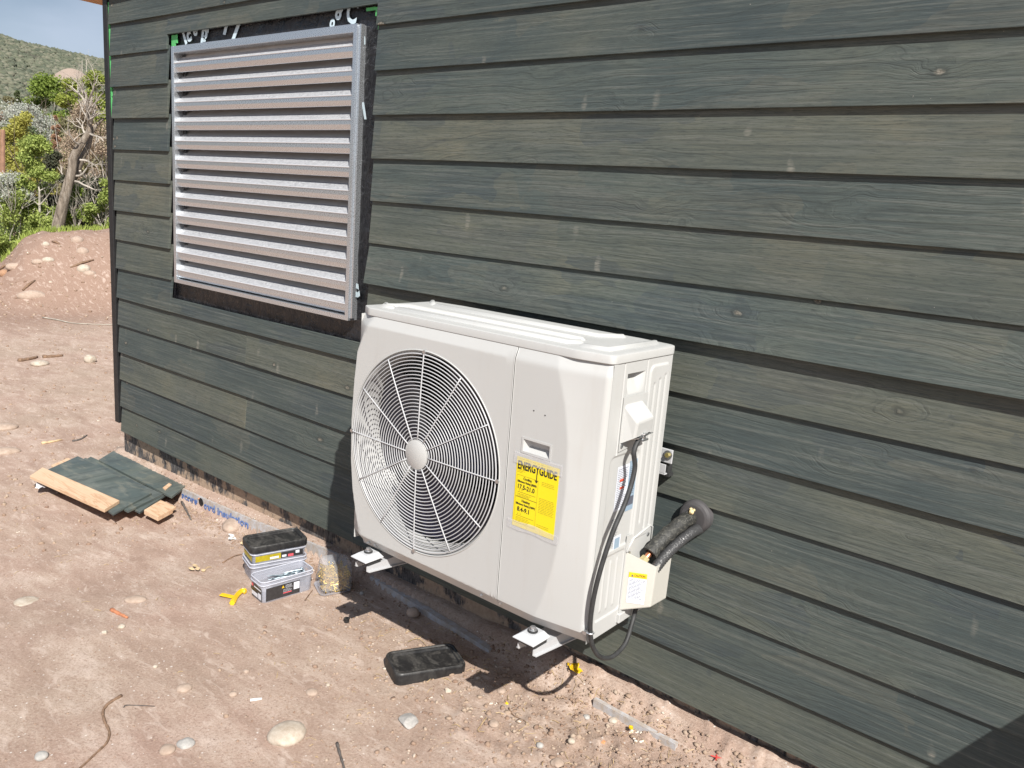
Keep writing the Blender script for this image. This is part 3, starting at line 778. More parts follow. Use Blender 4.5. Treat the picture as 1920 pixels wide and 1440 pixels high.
# louvre: its own frame and blades
LV = house
YF = -0.012
lou = thing('louver', 'mill finish aluminium wall louver with twelve slanted blades, framed by black flashing', 'wall louver', (-1.5, 0.02, 0.86))
# side, top and bottom frame channels
MB().box((LX0, YF, LZ0), (LX0+0.024, 0.13, LZ1)).build('frame_stile', M['alu'], lou, bevel=0.001)
mb = MB().box((LX1-0.022, YF, LZ0), (LX1, 0.13, LZ1)); mb.build('frame_stile', M['alu'], lou, bevel=0.001)
mb = MB().box((LX1+0.0005, YF+0.010, LZ0+0.01), (LX1+0.012, 0.0095, LZ1-0.004)); mb.box((LX1+0.0125, YF+0.003, LZ0+0.012), (LX1+0.020, 0.0095, LZ1-0.002))
mb.build('frame_channel', M['alu'], lou, bevel=0.001)
MB().box((LX0+0.0245, YF, LZ1-0.032), (LX1-0.0225, 0.13, LZ1)).build('frame_head', M['alu'], lou, bevel=0.001)
mb = MB().box((LX0+0.0245, YF, LZ0), (LX1-0.0225, 0.13, LZ0+0.020)); mb.build('frame_sill', M['alu'], lou, bevel=0.001)
MB().box((LX0+0.0245, 0.125, LZ0+0.0205), (LX1-0.0225, 0.1295, LZ1-0.0325)).build('insect_screen', M['dark'], lou)
bx0, bx1 = LX0+0.0250, LX1-0.0230
def blade(z, lip=0.020, slope=0.072, depth=0.098):
    y0 = YF+0.004; t_ = 0.0022
    pr = [(y0+0.009, z-lip), (y0, z-lip*0.42), (y0, z+0.004), (y0+0.004, z+0.006), (y0+0.032, z+0.033), (y0+0.034, z+0.0335), (y0+depth, z+slope+0.020), (y0+depth, z+slope+0.028)]
    bk = [(q[0]+t_, q[1]-t_*0.6) for q in pr][::-1]
    pts = [(bx0, a, b) for a, b in pr+bk]
    mb = MB(); n = len(pts); vs = pts+[(bx1, b, c_) for _, b, c_ in pts]
    fs = [tuple(range(n)), tuple(range(n, 2*n))[::-1]]
    mi = [0, 0]
    for i in range(n):
        fs.append((i, n+i, n+(i+1) % n, (i+1) % n)); mi.append(1 if i in (3,) else (2 if i in (4, 5) else 0))
    mb.add(vs, fs); mb.mi = mi
    mb.tube([(bx0, y0-0.0005, z+0.0052), (bx1, y0-0.0005, z+0.0052)], 0.0026, 8, mi=3)  # bead added on the lip to draw its highlight
    return mb
for k in range(12):
    z = 1.938-k*0.0925
    o = blade(z, 0.033 if k else 0.036).build('blade', [M['alu'], M['galv'], M['alu_matte'], M['alu_highlight']], lou)
# lower pan under the last blade
mb = MB(); mb.hexa([(bx0, YF+0.02, LZ0+0.0210), (bx1, YF+0.02, LZ0+0.0210), (bx1, 0.12, LZ0+0.0210), (bx0, 0.12, LZ0+0.0210), (bx0, YF+0.055, LZ0+0.045), (bx1, YF+0.055, LZ0+0.045), (bx1, 0.12, LZ0+0.085), (bx0, 0.12, LZ0+0.085)])
mb.build('lower_pan', M['alu'], lou)
for k in range(3):
    pass

# ------------------------------------------------------------------ foam board along the foundation
def foam(x0, x1, yf_, ztop, th, label, txt=None, zdrop=0.09, n=24):
    o = None; mb = MB(); n_ = n
    prof = []
    for i in range(n_+1):
        s = i/n_; x = x0+(x1-x0)*s; y = yf_[0]+(yf_[1]-yf_[0])*s; z = (ztop[0]+(ztop[1]-ztop[0])*s if len(ztop) == 2 else float(np.interp(x, [-2.98, -2.16, -1.47, -1.0, -0.82], ztop))) + 0.004*float(fbm(x*14, 3, 3, 8))
        prof.append([(x, y, z-zdrop), (x, y, z), (x, y+th, z-0.001), (x, y+th, z-zdrop)])
    vs = [q for pp in prof for q in pp]; fs = [(0, 1, 2, 3), tuple(4*n_+q for q in (3, 2, 1, 0))]
    for i in range(n_):
        for q in range(4): fs.append((4*i+q, 4*(i+1)+q, 4*(i+1)+(q+1) % 4, 4*i+(q+1) % 4))
    root = thing('foam_insulation_board', label, 'foam board', (x0, yf_[0], ztop[0]), 'strips of rigid foam along the foundation')
    mb.add(vs, fs); mb.build('foam_strip', M['foam_board'], root)
    return root
fo = foam(-2.98, -0.82, (-0.012, -0.016), (-0.283, -0.272, -0.243, -0.206, -0.198), 0.014, 'long pale foam strip with blue lettering at the foundation foot, behind the plastic boxes')
def foam_word(w, px0, px1, drop):
    """lettering fitted between two picture columns of the strip face"""
    xa, xb = at_y(px0, 925, -0.016).x, at_y(px1, 960, -0.016).x
    za, zb_ = (float(np.interp(x, [-2.98, -2.16, -1.47, -1.0, -0.82], (-0.283, -0.272, -0.243, -0.206, -0.198)))-drop for x in (xa, xb))
    d = Vector((xb-xa, 0, zb_-za)); o = text_mesh(w, 0.058, (xa, -0.0185, za), d, (0, 0, 1), M['blue_print'], 'blue_lettering', fo, 1.0, 0.0012, 0.0006)
    ex = max(v.co.x for v in o.data.vertices)-min(v.co.x for v in o.data.vertices); k = (xb-xa)/ex; x00 = min(v.co.x for v in o.data.vertices)
    for v in o.data.vertices:
        nx = x00+(v.co.x-x00)*k; v.co.z += (nx-v.co.x)*(d.z/d.x); v.co.x = nx
foam_word('score', 341, 371, 0.052)
e1 = at_y(377, 941, -0.018); MB().tube([e1, e1+Vector((0, -0.0015, 0))], 0.021, 20).build('round_emblem', M['black_print'], fo)
foam_word('oard', 383, 403, 0.052)
foam_word('insulation', 408, 466, 0.052)
foam(-0.60, 0.14, (-0.012, -0.075), (-0.2235, -0.229), 0.030, 'grey foam strip lying in the shade under the heat pump', zdrop=0.06)
foam(0.615, 0.925, (-0.094, -0.104), (-0.196, -0.199), 0.018, 'short grey foam strip half buried in gravel at the bottom right', zdrop=0.05)

# ------------------------------------------------------------------ heat pump
AX0, AX1, AYF, AYB, AZ0, AZ1 = -0.220, 0.765, -0.462, -0.110, 0.200, 0.994
hp = thing('heat_pump_unit', 'off white outdoor heat pump with round fan guard and yellow energy label', 'heat pump', (0.27, -0.28, 0.20))
FC = (0.116, 0.597); FR = 0.327
zi = [0.20, 0.235, 0.31, 0.39, 0.49, 0.63, 0.77, 0.87, 0.955, 0.994]
xi_r = [0.590, 0.607, 0.633, 0.652, 0.669, 0.676, 0.668, 0.648, 0.618, 0.606]
xi_l = [-0.140, -0.156, -0.180, -0.200, -0.213, -0.217, -0.210, -0.200, -0.160, -0.135]
def front_y(x, z):
    y = AYF*np.ones_like(np.asarray(x, float))
    r = np.interp(z, zi, xi_r); l = np.interp(z, zi, xi_l)
    tr = np.clip((x-r)/(AX1-0.014-r), 0, 1.2); y = y + 0.024*tr
    rc = np.clip((x-(AX1-0.016))/0.016, 0, 1); y = y+0.014*(1-np.sqrt(np.clip(1-rc*rc, 0, 1)))
    tl = np.clip((l-x)/(l-AX0+1e-6), 0, 1); y = y + 0.030*tl
    tt = np.clip((z-0.962)/(AZ1-0.962), 0, 1); y = y + 0.013*tt
    tb = np.clip((0.237-z)/0.037, 0, 1); y = y + 0.026*tb
    return y
SX = 0.4655   # seam between the two front panels
# fan panel: polar grid from the opening to the rectangle
na, nr = 288, 34
z_lo = AZ0
P = np.zeros((na+1, nr+3, 3))
x0, x1, z0_, z1_ = AX0, SX, AZ0, AZ1
corner_angles = [math.atan2(zz-FC[1], xx-FC[0]) for xx, zz in ((x0, z0_), (x1, z0_), (x1, z1_), (x0, z1_))]
ang = np.linspace(-math.pi, math.pi, na+1)
for ca in corner_angles:
    ang[np.argmin(np.abs(ang-ca))] = ca
for i, a_ in enumerate(ang):
    c_, s_ = math.cos(a_), math.sin(a_)
    ts = []
    if c_ > 1e-9: ts.append((x1-FC[0])/c_)
    if c_ < -1e-9: ts.append((x0-FC[0])/c_)
    if s_ > 1e-9: ts.append((z1_-FC[1])/s_)
    if s_ < -1e-9: ts.append((z0_-FC[1])/s_)
    T = min(ts)
    # collar of the opening: in-going throat, rolled edge, then face
    th = [(FR-0.013, 0.050), (FR-0.010, 0.012), (FR-0.003, 0.004)]
    for j, (rr_, dy) in enumerate(th):
        P[i, j] = (FC[0]+c_*rr_, AYF+dy+0.0, FC[1]+s_*rr_)
    for j in range(nr):
        rr_ = FR+(T-FR)*(j/(nr-1)); xx, zz = FC[0]+c_*rr_, FC[1]+s_*rr_
        yy = float(front_y(xx, zz))
        near = max(0, 1-(rr_-FR)/0.006)
        P[i, j+3] = (xx, yy, zz)
fp = grid_mesh(P)
# side return of the left edge, top and bottom returns
fp.prism([(AX0, AYF+0.031, AZ0), (AX0, AYF+0.060, AZ0), (AX0+0.004, AYF+0.060, AZ0), (AX0+0.004, AYF+0.034, AZ0)], (0, 0, AZ1-AZ0-0.002))
fp.build('fan_panel', M['steel_white'], hp, auto=24)
# raised ring lip round the opening (thin bright edge)
mb = MB(); mb.tube([Vector((FC[0]+FR*math.cos(a), AYF-0.0005, FC[1]+FR*math.sin(a))) for a in np.linspace(0, 2*math.pi, 144, endpoint=False)], 0.0022, 6, closed=True)
mb.build('opening_rim', M['steel_white'], hp, smooth=True)
# service panel with handle recess
HX0, HX1, HZ0, HZ1 = 0.520, 0.612, 0.709, 0.744
def axis_with(a, b, n, marks):
    g = np.linspace(a, b, n); 
    for mk in marks: g[np.argmin(np.abs(g-mk))] = mk
    return g
gx_ = axis_with(SX+0.003, AX1, 70, [HX0, HX1]); gx_ = np.concatenate([gx_[gx_ < AX1-0.02], np.linspace(AX1-0.018, AX1, 10)])
gz_ = axis_with(AZ0, AZ1, 110, [HZ0, HZ1])
V = np.zeros((len(gx_), len(gz_), 3)); keep = np.ones((len(gx_)-1, len(gz_)-1), bool)
for i, x in enumerate(gx_):
    for j, z in enumerate(gz_):
        V[i, j] = (x, float(front_y(x, z)), z)
        if i < len(gx_)-1 and j < len(gz_)-1 and HX0 <= x < HX1-1e-6 and HZ0 <= z < HZ1-1e-6: keep[i, j] = False
sp_ = grid_mesh(V, keep)
# side wrap of the service panel
ys = AYF+0.024+0.014
sp_.add([(AX1, ys, AZ0), (AX1, ys+0.020, AZ0), (AX1, ys+0.020, AZ1), (AX1, ys, AZ1)], [(0, 1, 2, 3)])
sp_.build('service_panel', M['steel_white'], hp, auto=24)
# seam gap filler, dark and recessed, with bright lips
mb = MB().box((SX+0.0002, AYF+0.002+0.0, AZ0+0.034), (SX+0.0028, AYF+0.02, AZ1-0.034)); mb.build('panel_seam', M['dark'], hp)
for xs_ in (SX-0.0012, SX+0.0042):
    mb = MB(); mb.tube([(xs_, float(front_y(xs_, z))+0.0006, z) for z in np.linspace(AZ0+0.002, AZ1-0.002, 60)], 0.0016, 6); mb.build('panel_edge', M['steel_white'], hp, smooth=True)
# handle recess
d_ = 0.020; mb = MB()
a, b, c_, dd = (HX0, AYF, HZ0), (HX1, AYF, HZ0), (HX1, AYF, HZ1), (HX0, AYF, HZ1)
a2, b2, c2, d2 = (HX0+0.016, AYF+d_, HZ0+0.014), (HX1-0.008, AYF+d_, HZ0+0.014), (HX1-0.008, AYF+d_, HZ1-0.003), (HX0+0.016, AYF+d_, HZ1-0.003)
mb.add([a, b, c_, dd, a2, b2, c2, d2], [(0, 1, 5, 4), (1, 2, 6, 5), (2, 3, 7, 6), (3, 0, 4, 7), (4, 5, 6, 7)])
f_ = 0.006
for (xa, za, xb, zb) in [(HX0-f_, HZ0-f_, HX1+f_, HZ0), (HX0-f_, HZ1, HX1+f_, HZ1+f_), (HX0-f_, HZ0, HX0, HZ1), (HX1, HZ0, HX1+f_, HZ1)]:
    mb.box((xa, AYF-0.0015, za), (xb, AYF-0.0002, zb))
mb.build('recessed_handle', M['steel_white'], hp)
mb = MB()
for (px_, py_) in [(1001, 770), (1022, 779)]:
    q = at_y(px_, py_, AYF); MB().cyl((q.x, AYF-0.0004, q.z), (q.x, AYF+0.002, q.z), 0.0022, 10).build('badge_hole', M['black_print'], hp)

# throat, fan, coil behind
mb = MB(); segs = 96
prof = [(FR-0.013, 0.050), (FR-0.016, 0.075), (FR-0.010, 0.13), (FR-0.008, 0.15)]
for j in range(len(prof)-1):
    (r1, y1), (r2, y2) = prof[j], prof[j+1]
    va = circle((FC[0], AYF+y1, FC[1]), r1, segs); vb = circle((FC[0], AYF+y2, FC[1]), r2, segs)
    mb.add(va+vb, [(k, (k+1) % segs, segs+(k+1) % segs, segs+k) for k in range(segs)])
mb.build('fan_shroud', M['steel_white'], hp, smooth=True)
fan = MB(); fan.cyl((FC[0], AYF+0.045, FC[1]), (FC[0], AYF+0.12, FC[1]), 0.062, 32)
hub = fan.build('fan_hub', M['fan_blade'], hp, bevel=0.006)
for b_ in range(3):
    V = np.zeros((14, 14, 3)); base_a = 2*math.pi*b_/3+0.5
    for i in range(14):
        r_ = 0.058+(FR-0.028-0.058)*i/13
        for j in range(14):
            s = j/13; a_ = base_a+(s-0.5)*(1.30+0.35*math.sin(i/13*3.14))+0.35*(i/13)**1.5
            V[i, j] = (FC[0]+r_*math.cos(a_), AYF+0.050+0.060*s+0.012*math.sin(s*3.14), FC[1]+r_*math.sin(a_))
    grid_mesh(V).build('fan_blade', M['fan_blade'], hp, smooth=True)
for a_, b_ in (((AX0+0.01, AYF+0.1505, AZ0+0.01), (SX+0.06, AYF+0.153, FC[1]-FR)), ((AX0+0.01, AYF+0.1505, FC[1]+FR), (SX+0.06, AYF+0.153, AZ1-0.01))): MB().box(a_, b_).build('inner_baffle', M['dark'], hp)
mb = MB(); mb.box((AX0+0.02, AYB-0.045, AZ0+0.015), (AX1-0.05, AYB-0.012, AZ1-0.012))
for k in range(120):
    x = AX0+0.03+k*0.0062; mb.box((x, AYB-0.052, AZ0+0.02), (x+0.0012, AYB-0.0452, AZ1-0.02))
mb.build('coil', M['fins'], hp)
mb = MB(); mb.box((FC[0]-0.018, AYF+0.125, AZ0+0.02), (FC[0]+0.018, AYF+0.15, AZ1-0.02)); mb.cyl((FC[0], AYF+0.121, FC[1]), (FC[0], AYF+0.20, FC[1]), 0.05, 24)
mb.build('motor_mount', M['dark'], hp)
# fan guard
gd = MB(); r0, r1 = 0.052, 0.315
nring = 24
for k in range(nring):
    r_ = r0+(r1-0.010-r0)*k/(nring-1)
    y_ = AYF-0.004-0.008*(1-(r_/r1)**2)
    n = 40 if r_ < 0.1 else (72 if r_ < 0.2 else 108)
    gd.tube(circle((FC[0], y_, FC[1]), r_, n), 0.00165, 6, closed=True)
gd.tube(circle((FC[0], AYF-0.003, FC[1]), r1+0.001, 120), 0.0024, 6, closed=True)
guard = gd.build('fan_guard', M['bright_white'], hp, smooth=True)
for k in range(12):
    a_ = R(30*k); mb = MB(); pts = []
    for i in range(9):
        r_ = 0.044+(r1-0.044)*i/8; aa = a_-0.10*math.sin((i/8)*math.pi)*0.0
        pts.append((FC[0]+r_*math.cos(aa), AYF-0.0062-0.008*(1-(r_/r1)**2), FC[1]+r_*math.sin(aa)))
    if k % 3 == 0: pts.append((FC[0]+(FR+0.001)*math.cos(a_), AYF-0.003, FC[1]+(FR+0.001)*math.sin(a_)))
    mb.tube(pts, 0.0021, 6); mb.build('guard_spoke', M['bright_white'], guard, smooth=True)
mb = MB().cyl((FC[0], AYF-0.0125, FC[1]), (FC[0], AYF-0.0165, FC[1]), 0.0475, 48); mb.cyl((FC[0], AYF-0.0167, FC[1]), (FC[0], AYF-0.018, FC[1]), 0.045, 48, 0.043)
mb.build('guard_cap', M['steel_white'], guard, auto=40)
for k in range(4):
    a_ = R(90*k); c0 = (FC[0]+(FR-0.003)*math.cos(a_), AYF-0.003, FC[1]+(FR-0.003)*math.sin(a_))
    mb = MB().cyl(c0, (c0[0], AYF-0.0075, c0[2]), 0.0062, 14); mb.build('screw', M['zinc'], hp, auto=40)
# lid
def rounded(pts, rads, n=6):
    out = []; N = len(pts)
    for i in range(N):
        p0, p1, p2 = (Vector(pts[i-1]), Vector(pts[i]), Vector(pts[(i+1) % N])); r_ = rads[i]
        d0 = (p0-p1).normalized(); d2 = (p2-p1).normalized()
        for k in range(n+1):
            t_ = k/n; a = p1+d0*r_; b = p1+d2*r_
            out.append((1-t_)**2*a+2*t_*(1-t_)*p1+t_*t_*b)
    return out
lp = rounded([(-0.224, -0.414), (-0.165, -0.4510), (0.665, -0.4510), (0.767, -0.4300), (0.767, -0.092), (0.64, -0.078), (-0.10, -0.078), (-0.224, -0.092)], [0.006, 0.012, 0.02, 0.018, 0.03, 0.01, 0.01, 0.02])
def ring(scale_in, z):
    c = Vector((0.27, -0.265)); out = []
    for q in lp:
        d = Vector((q[0], q[1]))-c; k = Vector((max(-1, min(1, d.x/0.5)), max(-1, min(1, d.y/0.2))))
        out.append((q[0]-scale_in*k.x, q[1]-scale_in*k.y, z))
    return out
mb = MB(); rings = [ring(0.001, AZ1+0.0005), ring(0, AZ1+0.002), ring(0, AZ1+0.021), ring(0.0008, AZ1+0.0232), ring(0.003, AZ1+0.0242), ring(0.02, AZ1+0.0250), ring(0.06, AZ1+0.0256)]
n = len(lp); vs = [q for r_ in rings for q in r_]; fs = []
for j in range(len(rings)-1):
    for k in range(n): fs.append((j*n+k, j*n+(k+1) % n, (j+1)*n+(k+1) % n, (j+1)*n+k))
fs.append(tuple(range((len(rings)-1)*n, len(rings)*n))); fs.append(tuple(range(n))[::-1])
mb.add(vs, fs); lid = mb.build('lid', M['steel_white'], hp, auto=28)
def ridge(pts, w=0.014, h=0.0095, z=AZ1+0.0258):
    """pressed bar with sloped shoulders following a plan polyline"""
    P_ = [Vector((a, b, 0)) for a, b in pts]; m_ = MB(); rowsv = []
    for i, q in enumerate(P_):
        d0 = (q-P_[i-1]).normalized() if i else (P_[1]-q).normalized()
        d1 = (P_[i+1]-q).normalized() if i < len(P_)-1 else d0
        d = (d0+d1).normalized(); nrm = Vector((-d.y, d.x, 0)); k = 1/max(0.5, nrm.dot(Vector((-d0.y, d0.x, 0))))
        ends = 0.7 if i in (0, len(P_)-1) else 1
        ext = (-d*0.006 if i == 0 else (d*0.006 if i == len(P_)-1 else Vector((0, 0, 0))))
        def at(o, zz): return q+nrm*o*k+Vector((0, 0, zz))
        hh = h
        rowsv.append([at(-w, z-0.004), at(-w*0.15, z-0.001+hh), at(w*0.45, z-0.001+hh), at(w, z-0.004)])
        if i == 0: rowsv.insert(0, [v-d*0.014+Vector((0, 0, -0.0 if j in (0, 3) else -hh-0.003)) for j, v in enumerate(rowsv[0])])
    rowsv.append([v+d*0.014+Vector((0, 0, -0.0 if j in (0, 3) else -hh-0.003)) for j, v in enumerate(rowsv[-1])])
    vs = [v for r_ in rowsv for v in r_]; fs = []
    for i in range(len(rowsv)-1):
        for j in range(3): fs.append((4*i+j, 4*(i+1)+j, 4*(i+1)+j+1, 4*i+j+1))
    m_.add(vs, fs); return m_
for pts in [[(-0.200, -0.345), (-0.160, -0.392), (-0.118, -0.390)],
            [(-0.175, -0.375), (-0.130, -0.300), (0.575, -0.300)],
            [(-0.095, -0.388), (0.585, -0.388), (0.605, -0.348)],
            [(-0.195, -0.130), (-0.135, -0.185)],
            [(-0.110, -0.195), (0.560, -0.195), (0.605, -0.130)],
            [(0.640, -0.392), (0.715, -0.382), (0.715, -0.130)]]:
    ridge(pts).build('pressed_ridge', M['steel_white'], lid, auto=50)
# left side and back skins
MB().box((AX0+0.001, AYF+0.0605, AZ0), (AX0+0.004, AYB, AZ1-0.001)).build('left_side_panel', M['steel_white'], hp)
MB().box((AX0+0.006, AYB-0.008, AZ0), (AX1-0.004, AYB-0.001, AZ1-0.001)).build('rear_panel', M['steel_white'], hp)
mb = MB().prism([(AX0+0.006, AYF+0.064, AZ0-0.006), (AX0+0.05, AYF+0.034, AZ0-0.006), (0.58, AYF+0.034, AZ0-0.006), (AX1-0.012, AYF+0.070, AZ0-0.006), (AX1-0.006, AYF+0.085, AZ0-0.006), (AX1-0.006, AYB, AZ0-0.006), (AX0+0.006, AYB, AZ0-0.006)], (0, 0, 0.014)); mb.build('base_pan', M['steel_white'], hp)
# right side: pressed steel panel
ya, yb_ = -0.4035, AYB
gy = np.linspace(ya, yb_, 150); gz2 = np.linspace(AZ0, AZ1-0.0005, 330)
def bumpline(d, w): return np.exp(-(d/w)**2)
def rrect(y, z, y0, y1, z0, z1, r_):
    cy, cz = (y0+y1)/2, (z0+z1)/2; qx = abs(y-cy)-(y1-y0)/2+r_; qz = abs(z-cz)-(z1-z0)/2+r_
    return math.hypot(max(qx, 0), max(qz, 0))+min(max(qx, qz), 0)-r_
def side_h(y, z):
    h = 0.0
    h -= 0.0025*math.exp(-((y+0.367)/0.0022)**2)*(1 if z > 0.74 else 0)
    h -= 0.0018*math.exp(-((y+0.248)/0.0022)**2)*(1 if z > 0.80 else 0)
    # tall raised rounded panel with two flutes at the back
    d = rrect(y, z, -0.232, -0.122, 0.455, 0.972, 0.02)
    h += 0.0040*(1-float(sstep(-0.004, 0.003, d)))
    for yy, za, zb in ((-0.205, 0.50, 0.925), (-0.176, 0.475, 0.935), (-0.146, 0.47, 0.945)):
        if za < z < zb: h -= 0.0030*math.exp(-((y-yy)/0.0045)**2)*float(sstep(za, za+0.01, z))*(1-float(sstep(zb-0.01, zb, z)))
    # framed fields
    d = rrect(y, z, -0.392, -0.240, 0.455, 0.735, 0.022)
    h -= 0.0035*(1-float(sstep(-0.004, 0.003, d)))
    d = rrect(y, z, -0.392, -0.262, 0.252, 0.440, 0.012)
    h -= 0.0030*(1-float(sstep(-0.003, 0.003, d)))
    for yy in (-0.362, -0.330, -0.296):
        if 0.27 < z < 0.425: h += 0.0030*math.exp(-((y-yy)/0.004)**2)*float(sstep(0.27, 0.28, z))*(1-float(sstep(0.415, 0.425, z)))
    # hand hold: wedge pressed in, deep at its top
    if -0.350 < y < -0.258 and 0.905 < z < 0.966:
        t_ = (z-0.905)/0.061; e_ = min(1, (y+0.350)/0.012, (-0.258-y)/0.030)
        if z < 0.962: h -= 0.028*t_*max(0, e_)
    return h
V = np.zeros((len(gy), len(gz2), 3))
for i, y in enumerate(gy):
    for j, z in enumerate(gz2): V[i, j] = (AX1-0.001+side_h(y, z), y, z)
grid_mesh(V).build('right_side_panel', M['steel_white'], hp, auto=32)
# cable entry hood
hx = AX1-0.001
def hood():
    y0, y1 = -0.360, -0.246; zt, zb = 0.882, 0.782; o = 0.044
    pts = [(hx, y0, zt), (hx, y1, zt), (hx+0.004, y1, zt), (hx+0.004, y0, zt)]
    mb = MB()
    A_ = [(hx, y0+0.008, zt), (hx, y1-0.014, zt)]
    B_ = [(hx+o, y0+0.014, zt-0.045), (hx+o, y1-0.012, zt-0.040)]
    C_ = [(hx+o-0.004, y0+0.014, zb+0.012), (hx+o-0.004, y1-0.012, zb+0.018)]
    D_ = [(hx, y0, zb-0.012), (hx, y1, zb+0.004)]
    vs = [A_[0], A_[1], B_[1], B_[0], C_[1], C_[0], D_[1], D_[0]]
    mb.add(vs, [(0, 1, 2, 3), (3, 2, 4, 5), (0, 3, 5, 7), (1, 6, 4, 2)])
    return mb
mb = hood(); mb.build('cable_entry_hood', M['steel_white'], hp, bevel=0.006)
mb = MB().prism([(hx+0.002, -0.362, 0.748), (hx+0.002, -0.236, 0.760), (hx+0.002, -0.236, 0.90), (hx+0.002, -0.362, 0.90)], (0.0016, 0, 0))
mb.build('cover_plate', M['steel_white'], hp)
for (y, z) in ((-0.352, 0.764), (-0.246, 0.772)):
    MB().cyl((hx+0.0036, y, z), (hx+0.007, y, z), 0.0055, 12).build('screw', M['zinc'], hp)
mb = MB(); mb.hexa([(hx+0.004, -0.345, 0.779), (hx+0.046, -0.335, 0.7905), (hx+0.046, -0.262, 0.7965), (hx+0.004, -0.25, 0.786), (hx+0.004, -0.345, 0.781), (hx+0.046, -0.335, 0.7925), (hx+0.046, -0.262, 0.7985), (hx+0.004, -0.25, 0.788)])
mb.build('hood_plate', M['zinc'], hp)
# valve cover
vc = MB(); y0, y1 = -0.255, -0.118
a = dict(f0t=(hx+0.002, y0, 0.425), f0b=(hx+0.002, y0, 0.243), f1t=(0.842, -0.208, 0.392), f1b=(0.840, -0.212, 0.266), s1t=(0.842, -0.120, 0.400), s1b=(0.840, -0.120, 0.262), s0b=(hx+0.002, y1, 0.243))
t_ = 0.003
vs = [a['f0t'], a['f0b'], a['f1b'], a['f1t'], a['s1b'], a['s1t'], a['s0b']]
inn = [(v[0]-(0.003 if v[0] > 0.8 else 0), v[1]+0.003, v[2]) for v in vs]
vc.add(vs, [(0, 1, 2, 3), (3, 2, 4, 5), (1, 6, 4, 2)])
vc.add(inn, [(3, 2, 1, 0), (5, 4, 2, 3), (2, 4, 6, 1)])
vc.add([vs[0], vs[3], inn[3], inn[0]], [(0, 1, 2, 3)]); vc.add([vs[3], vs[5], inn[5], inn[3]], [(0, 1, 2, 3)]); vc.add([vs[5], vs[4], inn[4], inn[5]], [(0, 1, 2, 3)])
vcov = vc.build('valve_cover', M['cream'], hp, bevel=0.004)
MB().box((hx+0.0005, y0-0.006, 0.238), (hx+0.0022, y1+0.002, 0.478)).build('valve_plate', M['steel_white'], hp)
mb = MB().tube([(hx+0.004, -0.258, 0.428), (hx+0.004, -0.226, 0.462), (hx+0.004, -0.135, 0.478), (hx+0.004, -0.120, 0.47), (hx+0.004, -0.120, 0.40)], 0.0035, 6); mb.build('plate_rim', M['steel_white'], hp, smooth=True)
for (y, z) in ((-0.244, 0.422), (-0.142, 0.452)):
    MB().cyl((hx+0.0022, y, z), (hx+0.006, y, z), 0.0055, 12).build('screw', M['zinc'], hp)
mb = MB().box((hx-0.002, -0.268, 0.208), (hx+0.010, -0.236, 0.236)); mb.build('base_tab', M['steel_white'], hp, bevel=0.002)
for (px_, py_) in ((692, 1016), (706, 1021), (905, 1114)):
    q = at_y(px_, py_, AYF+0.012); MB().cyl((q.x, AYF+0.004, q.z), (q.x, AYF+0.016, q.z-0.004), 0.004, 10).build('screw', M['zinc'], hp)
q = (0.475, AYF+0.006, 0.222); MB().cyl(q, (q[0]+0.0, q[1]+0.01, q[2]), 0.0045, 10).build('screw', M['zinc'], hp)

# labels
Xd, Zd = Vector((1, 0, 0)), Vector((0, 0, 1))
ly = AYF-0.0008
EL = MB(); lx0, lx1, lz0, lz1 = 0.503, 0.651, 0.484, 0.690
EL.box((lx0, ly-0.0006, lz0), (lx1, ly, lz1)); el = EL.build('energy_label', M['yellow_label'], hp)
yo = ly-0.0010
text_mesh('ENERGYGUIDE', 0.0330, (lx0+0.004, yo, lz1-0.034), Xd, Zd, M['black_print'], 'printed_words', el, 0.625, 0.0009, 0.0002)
mb = MB(); ax_ = 0.577
mb.box((ax_-0.0013, yo-0.0002, lz1-0.056), (ax_+0.0013, yo, lz1-0.033)); mb.add([(ax_-0.007, yo-0.0002, lz1-0.052), (ax_, yo-0.0002, lz1-0.062), (ax_+0.007, yo-0.0002, lz1-0.052), (ax_, yo-0.0002, lz1-0.0555)], [(0, 1, 2, 3)])
mb.build('printed_arrow', M['black_print'], el)
tx = lambda s, sz, x, z, b=0.0002, m='black_print': text_mesh(s, sz, (x, yo, z), Xd, Zd, M[m], 'printed_words', el, 0.9, b, 0.0002)
tx('Cooling', 0.0105, 0.531, 0.627); tx('Efficiency Rating (SEER)', 0.0080, 0.511, 0.617); tx('17.5-21.0', 0.0185, 0.511, 0.598, 0.0004)
tx('Heating', 0.0105, 0.531, 0.561); tx('Efficiency Rating (HSPF)', 0.0080, 0.511, 0.551); tx('8.4-9.1', 0.0185, 0.517, 0.532, 0.0004)
mb = MB()
def rect_outline(x0, z0, x1, z1, w=0.0005):
    for (xa, za, xb, zb) in ((x0, z0, x1, z0+w), (x0, z1-w, x1, z1), (x0, z0+w, x0+w, z1-w), (x1-w, z0+w, x1, z1-w)): mb.box((xa, yo-0.0001, za), (xb, yo, zb))
rect_outline(0.508, 0.574, 0.584, 0.638); rect_outline(0.508, 0.496, 0.584, 0.5735)
for z in (0.588, 0.518): 
    mb.box((0.514, yo-0.0001, z), (0.578, yo, z+0.0009))
    for x in (0.521, 0.530): mb.add([(x-0.002, yo-0.0001, z+0.007), (x, yo-0.0001, z+0.004), (x+0.002, yo-0.0001, z+0.007)], [(0, 1, 2)])
lines_block(mb, (0.514, yo+0.0005, 0.585), Xd, Zd, 0.062, 0.010, 3, 0.0007, 5)
lines_block(mb, (0.514, yo+0.0005, 0.515), Xd, Zd, 0.062, 0.016, 4, 0.0007, 6)
lines_block(mb, (0.507, yo+0.0005, 0.656), Xd, Zd, 0.030, 0.012, 3, 0.0007, 7)
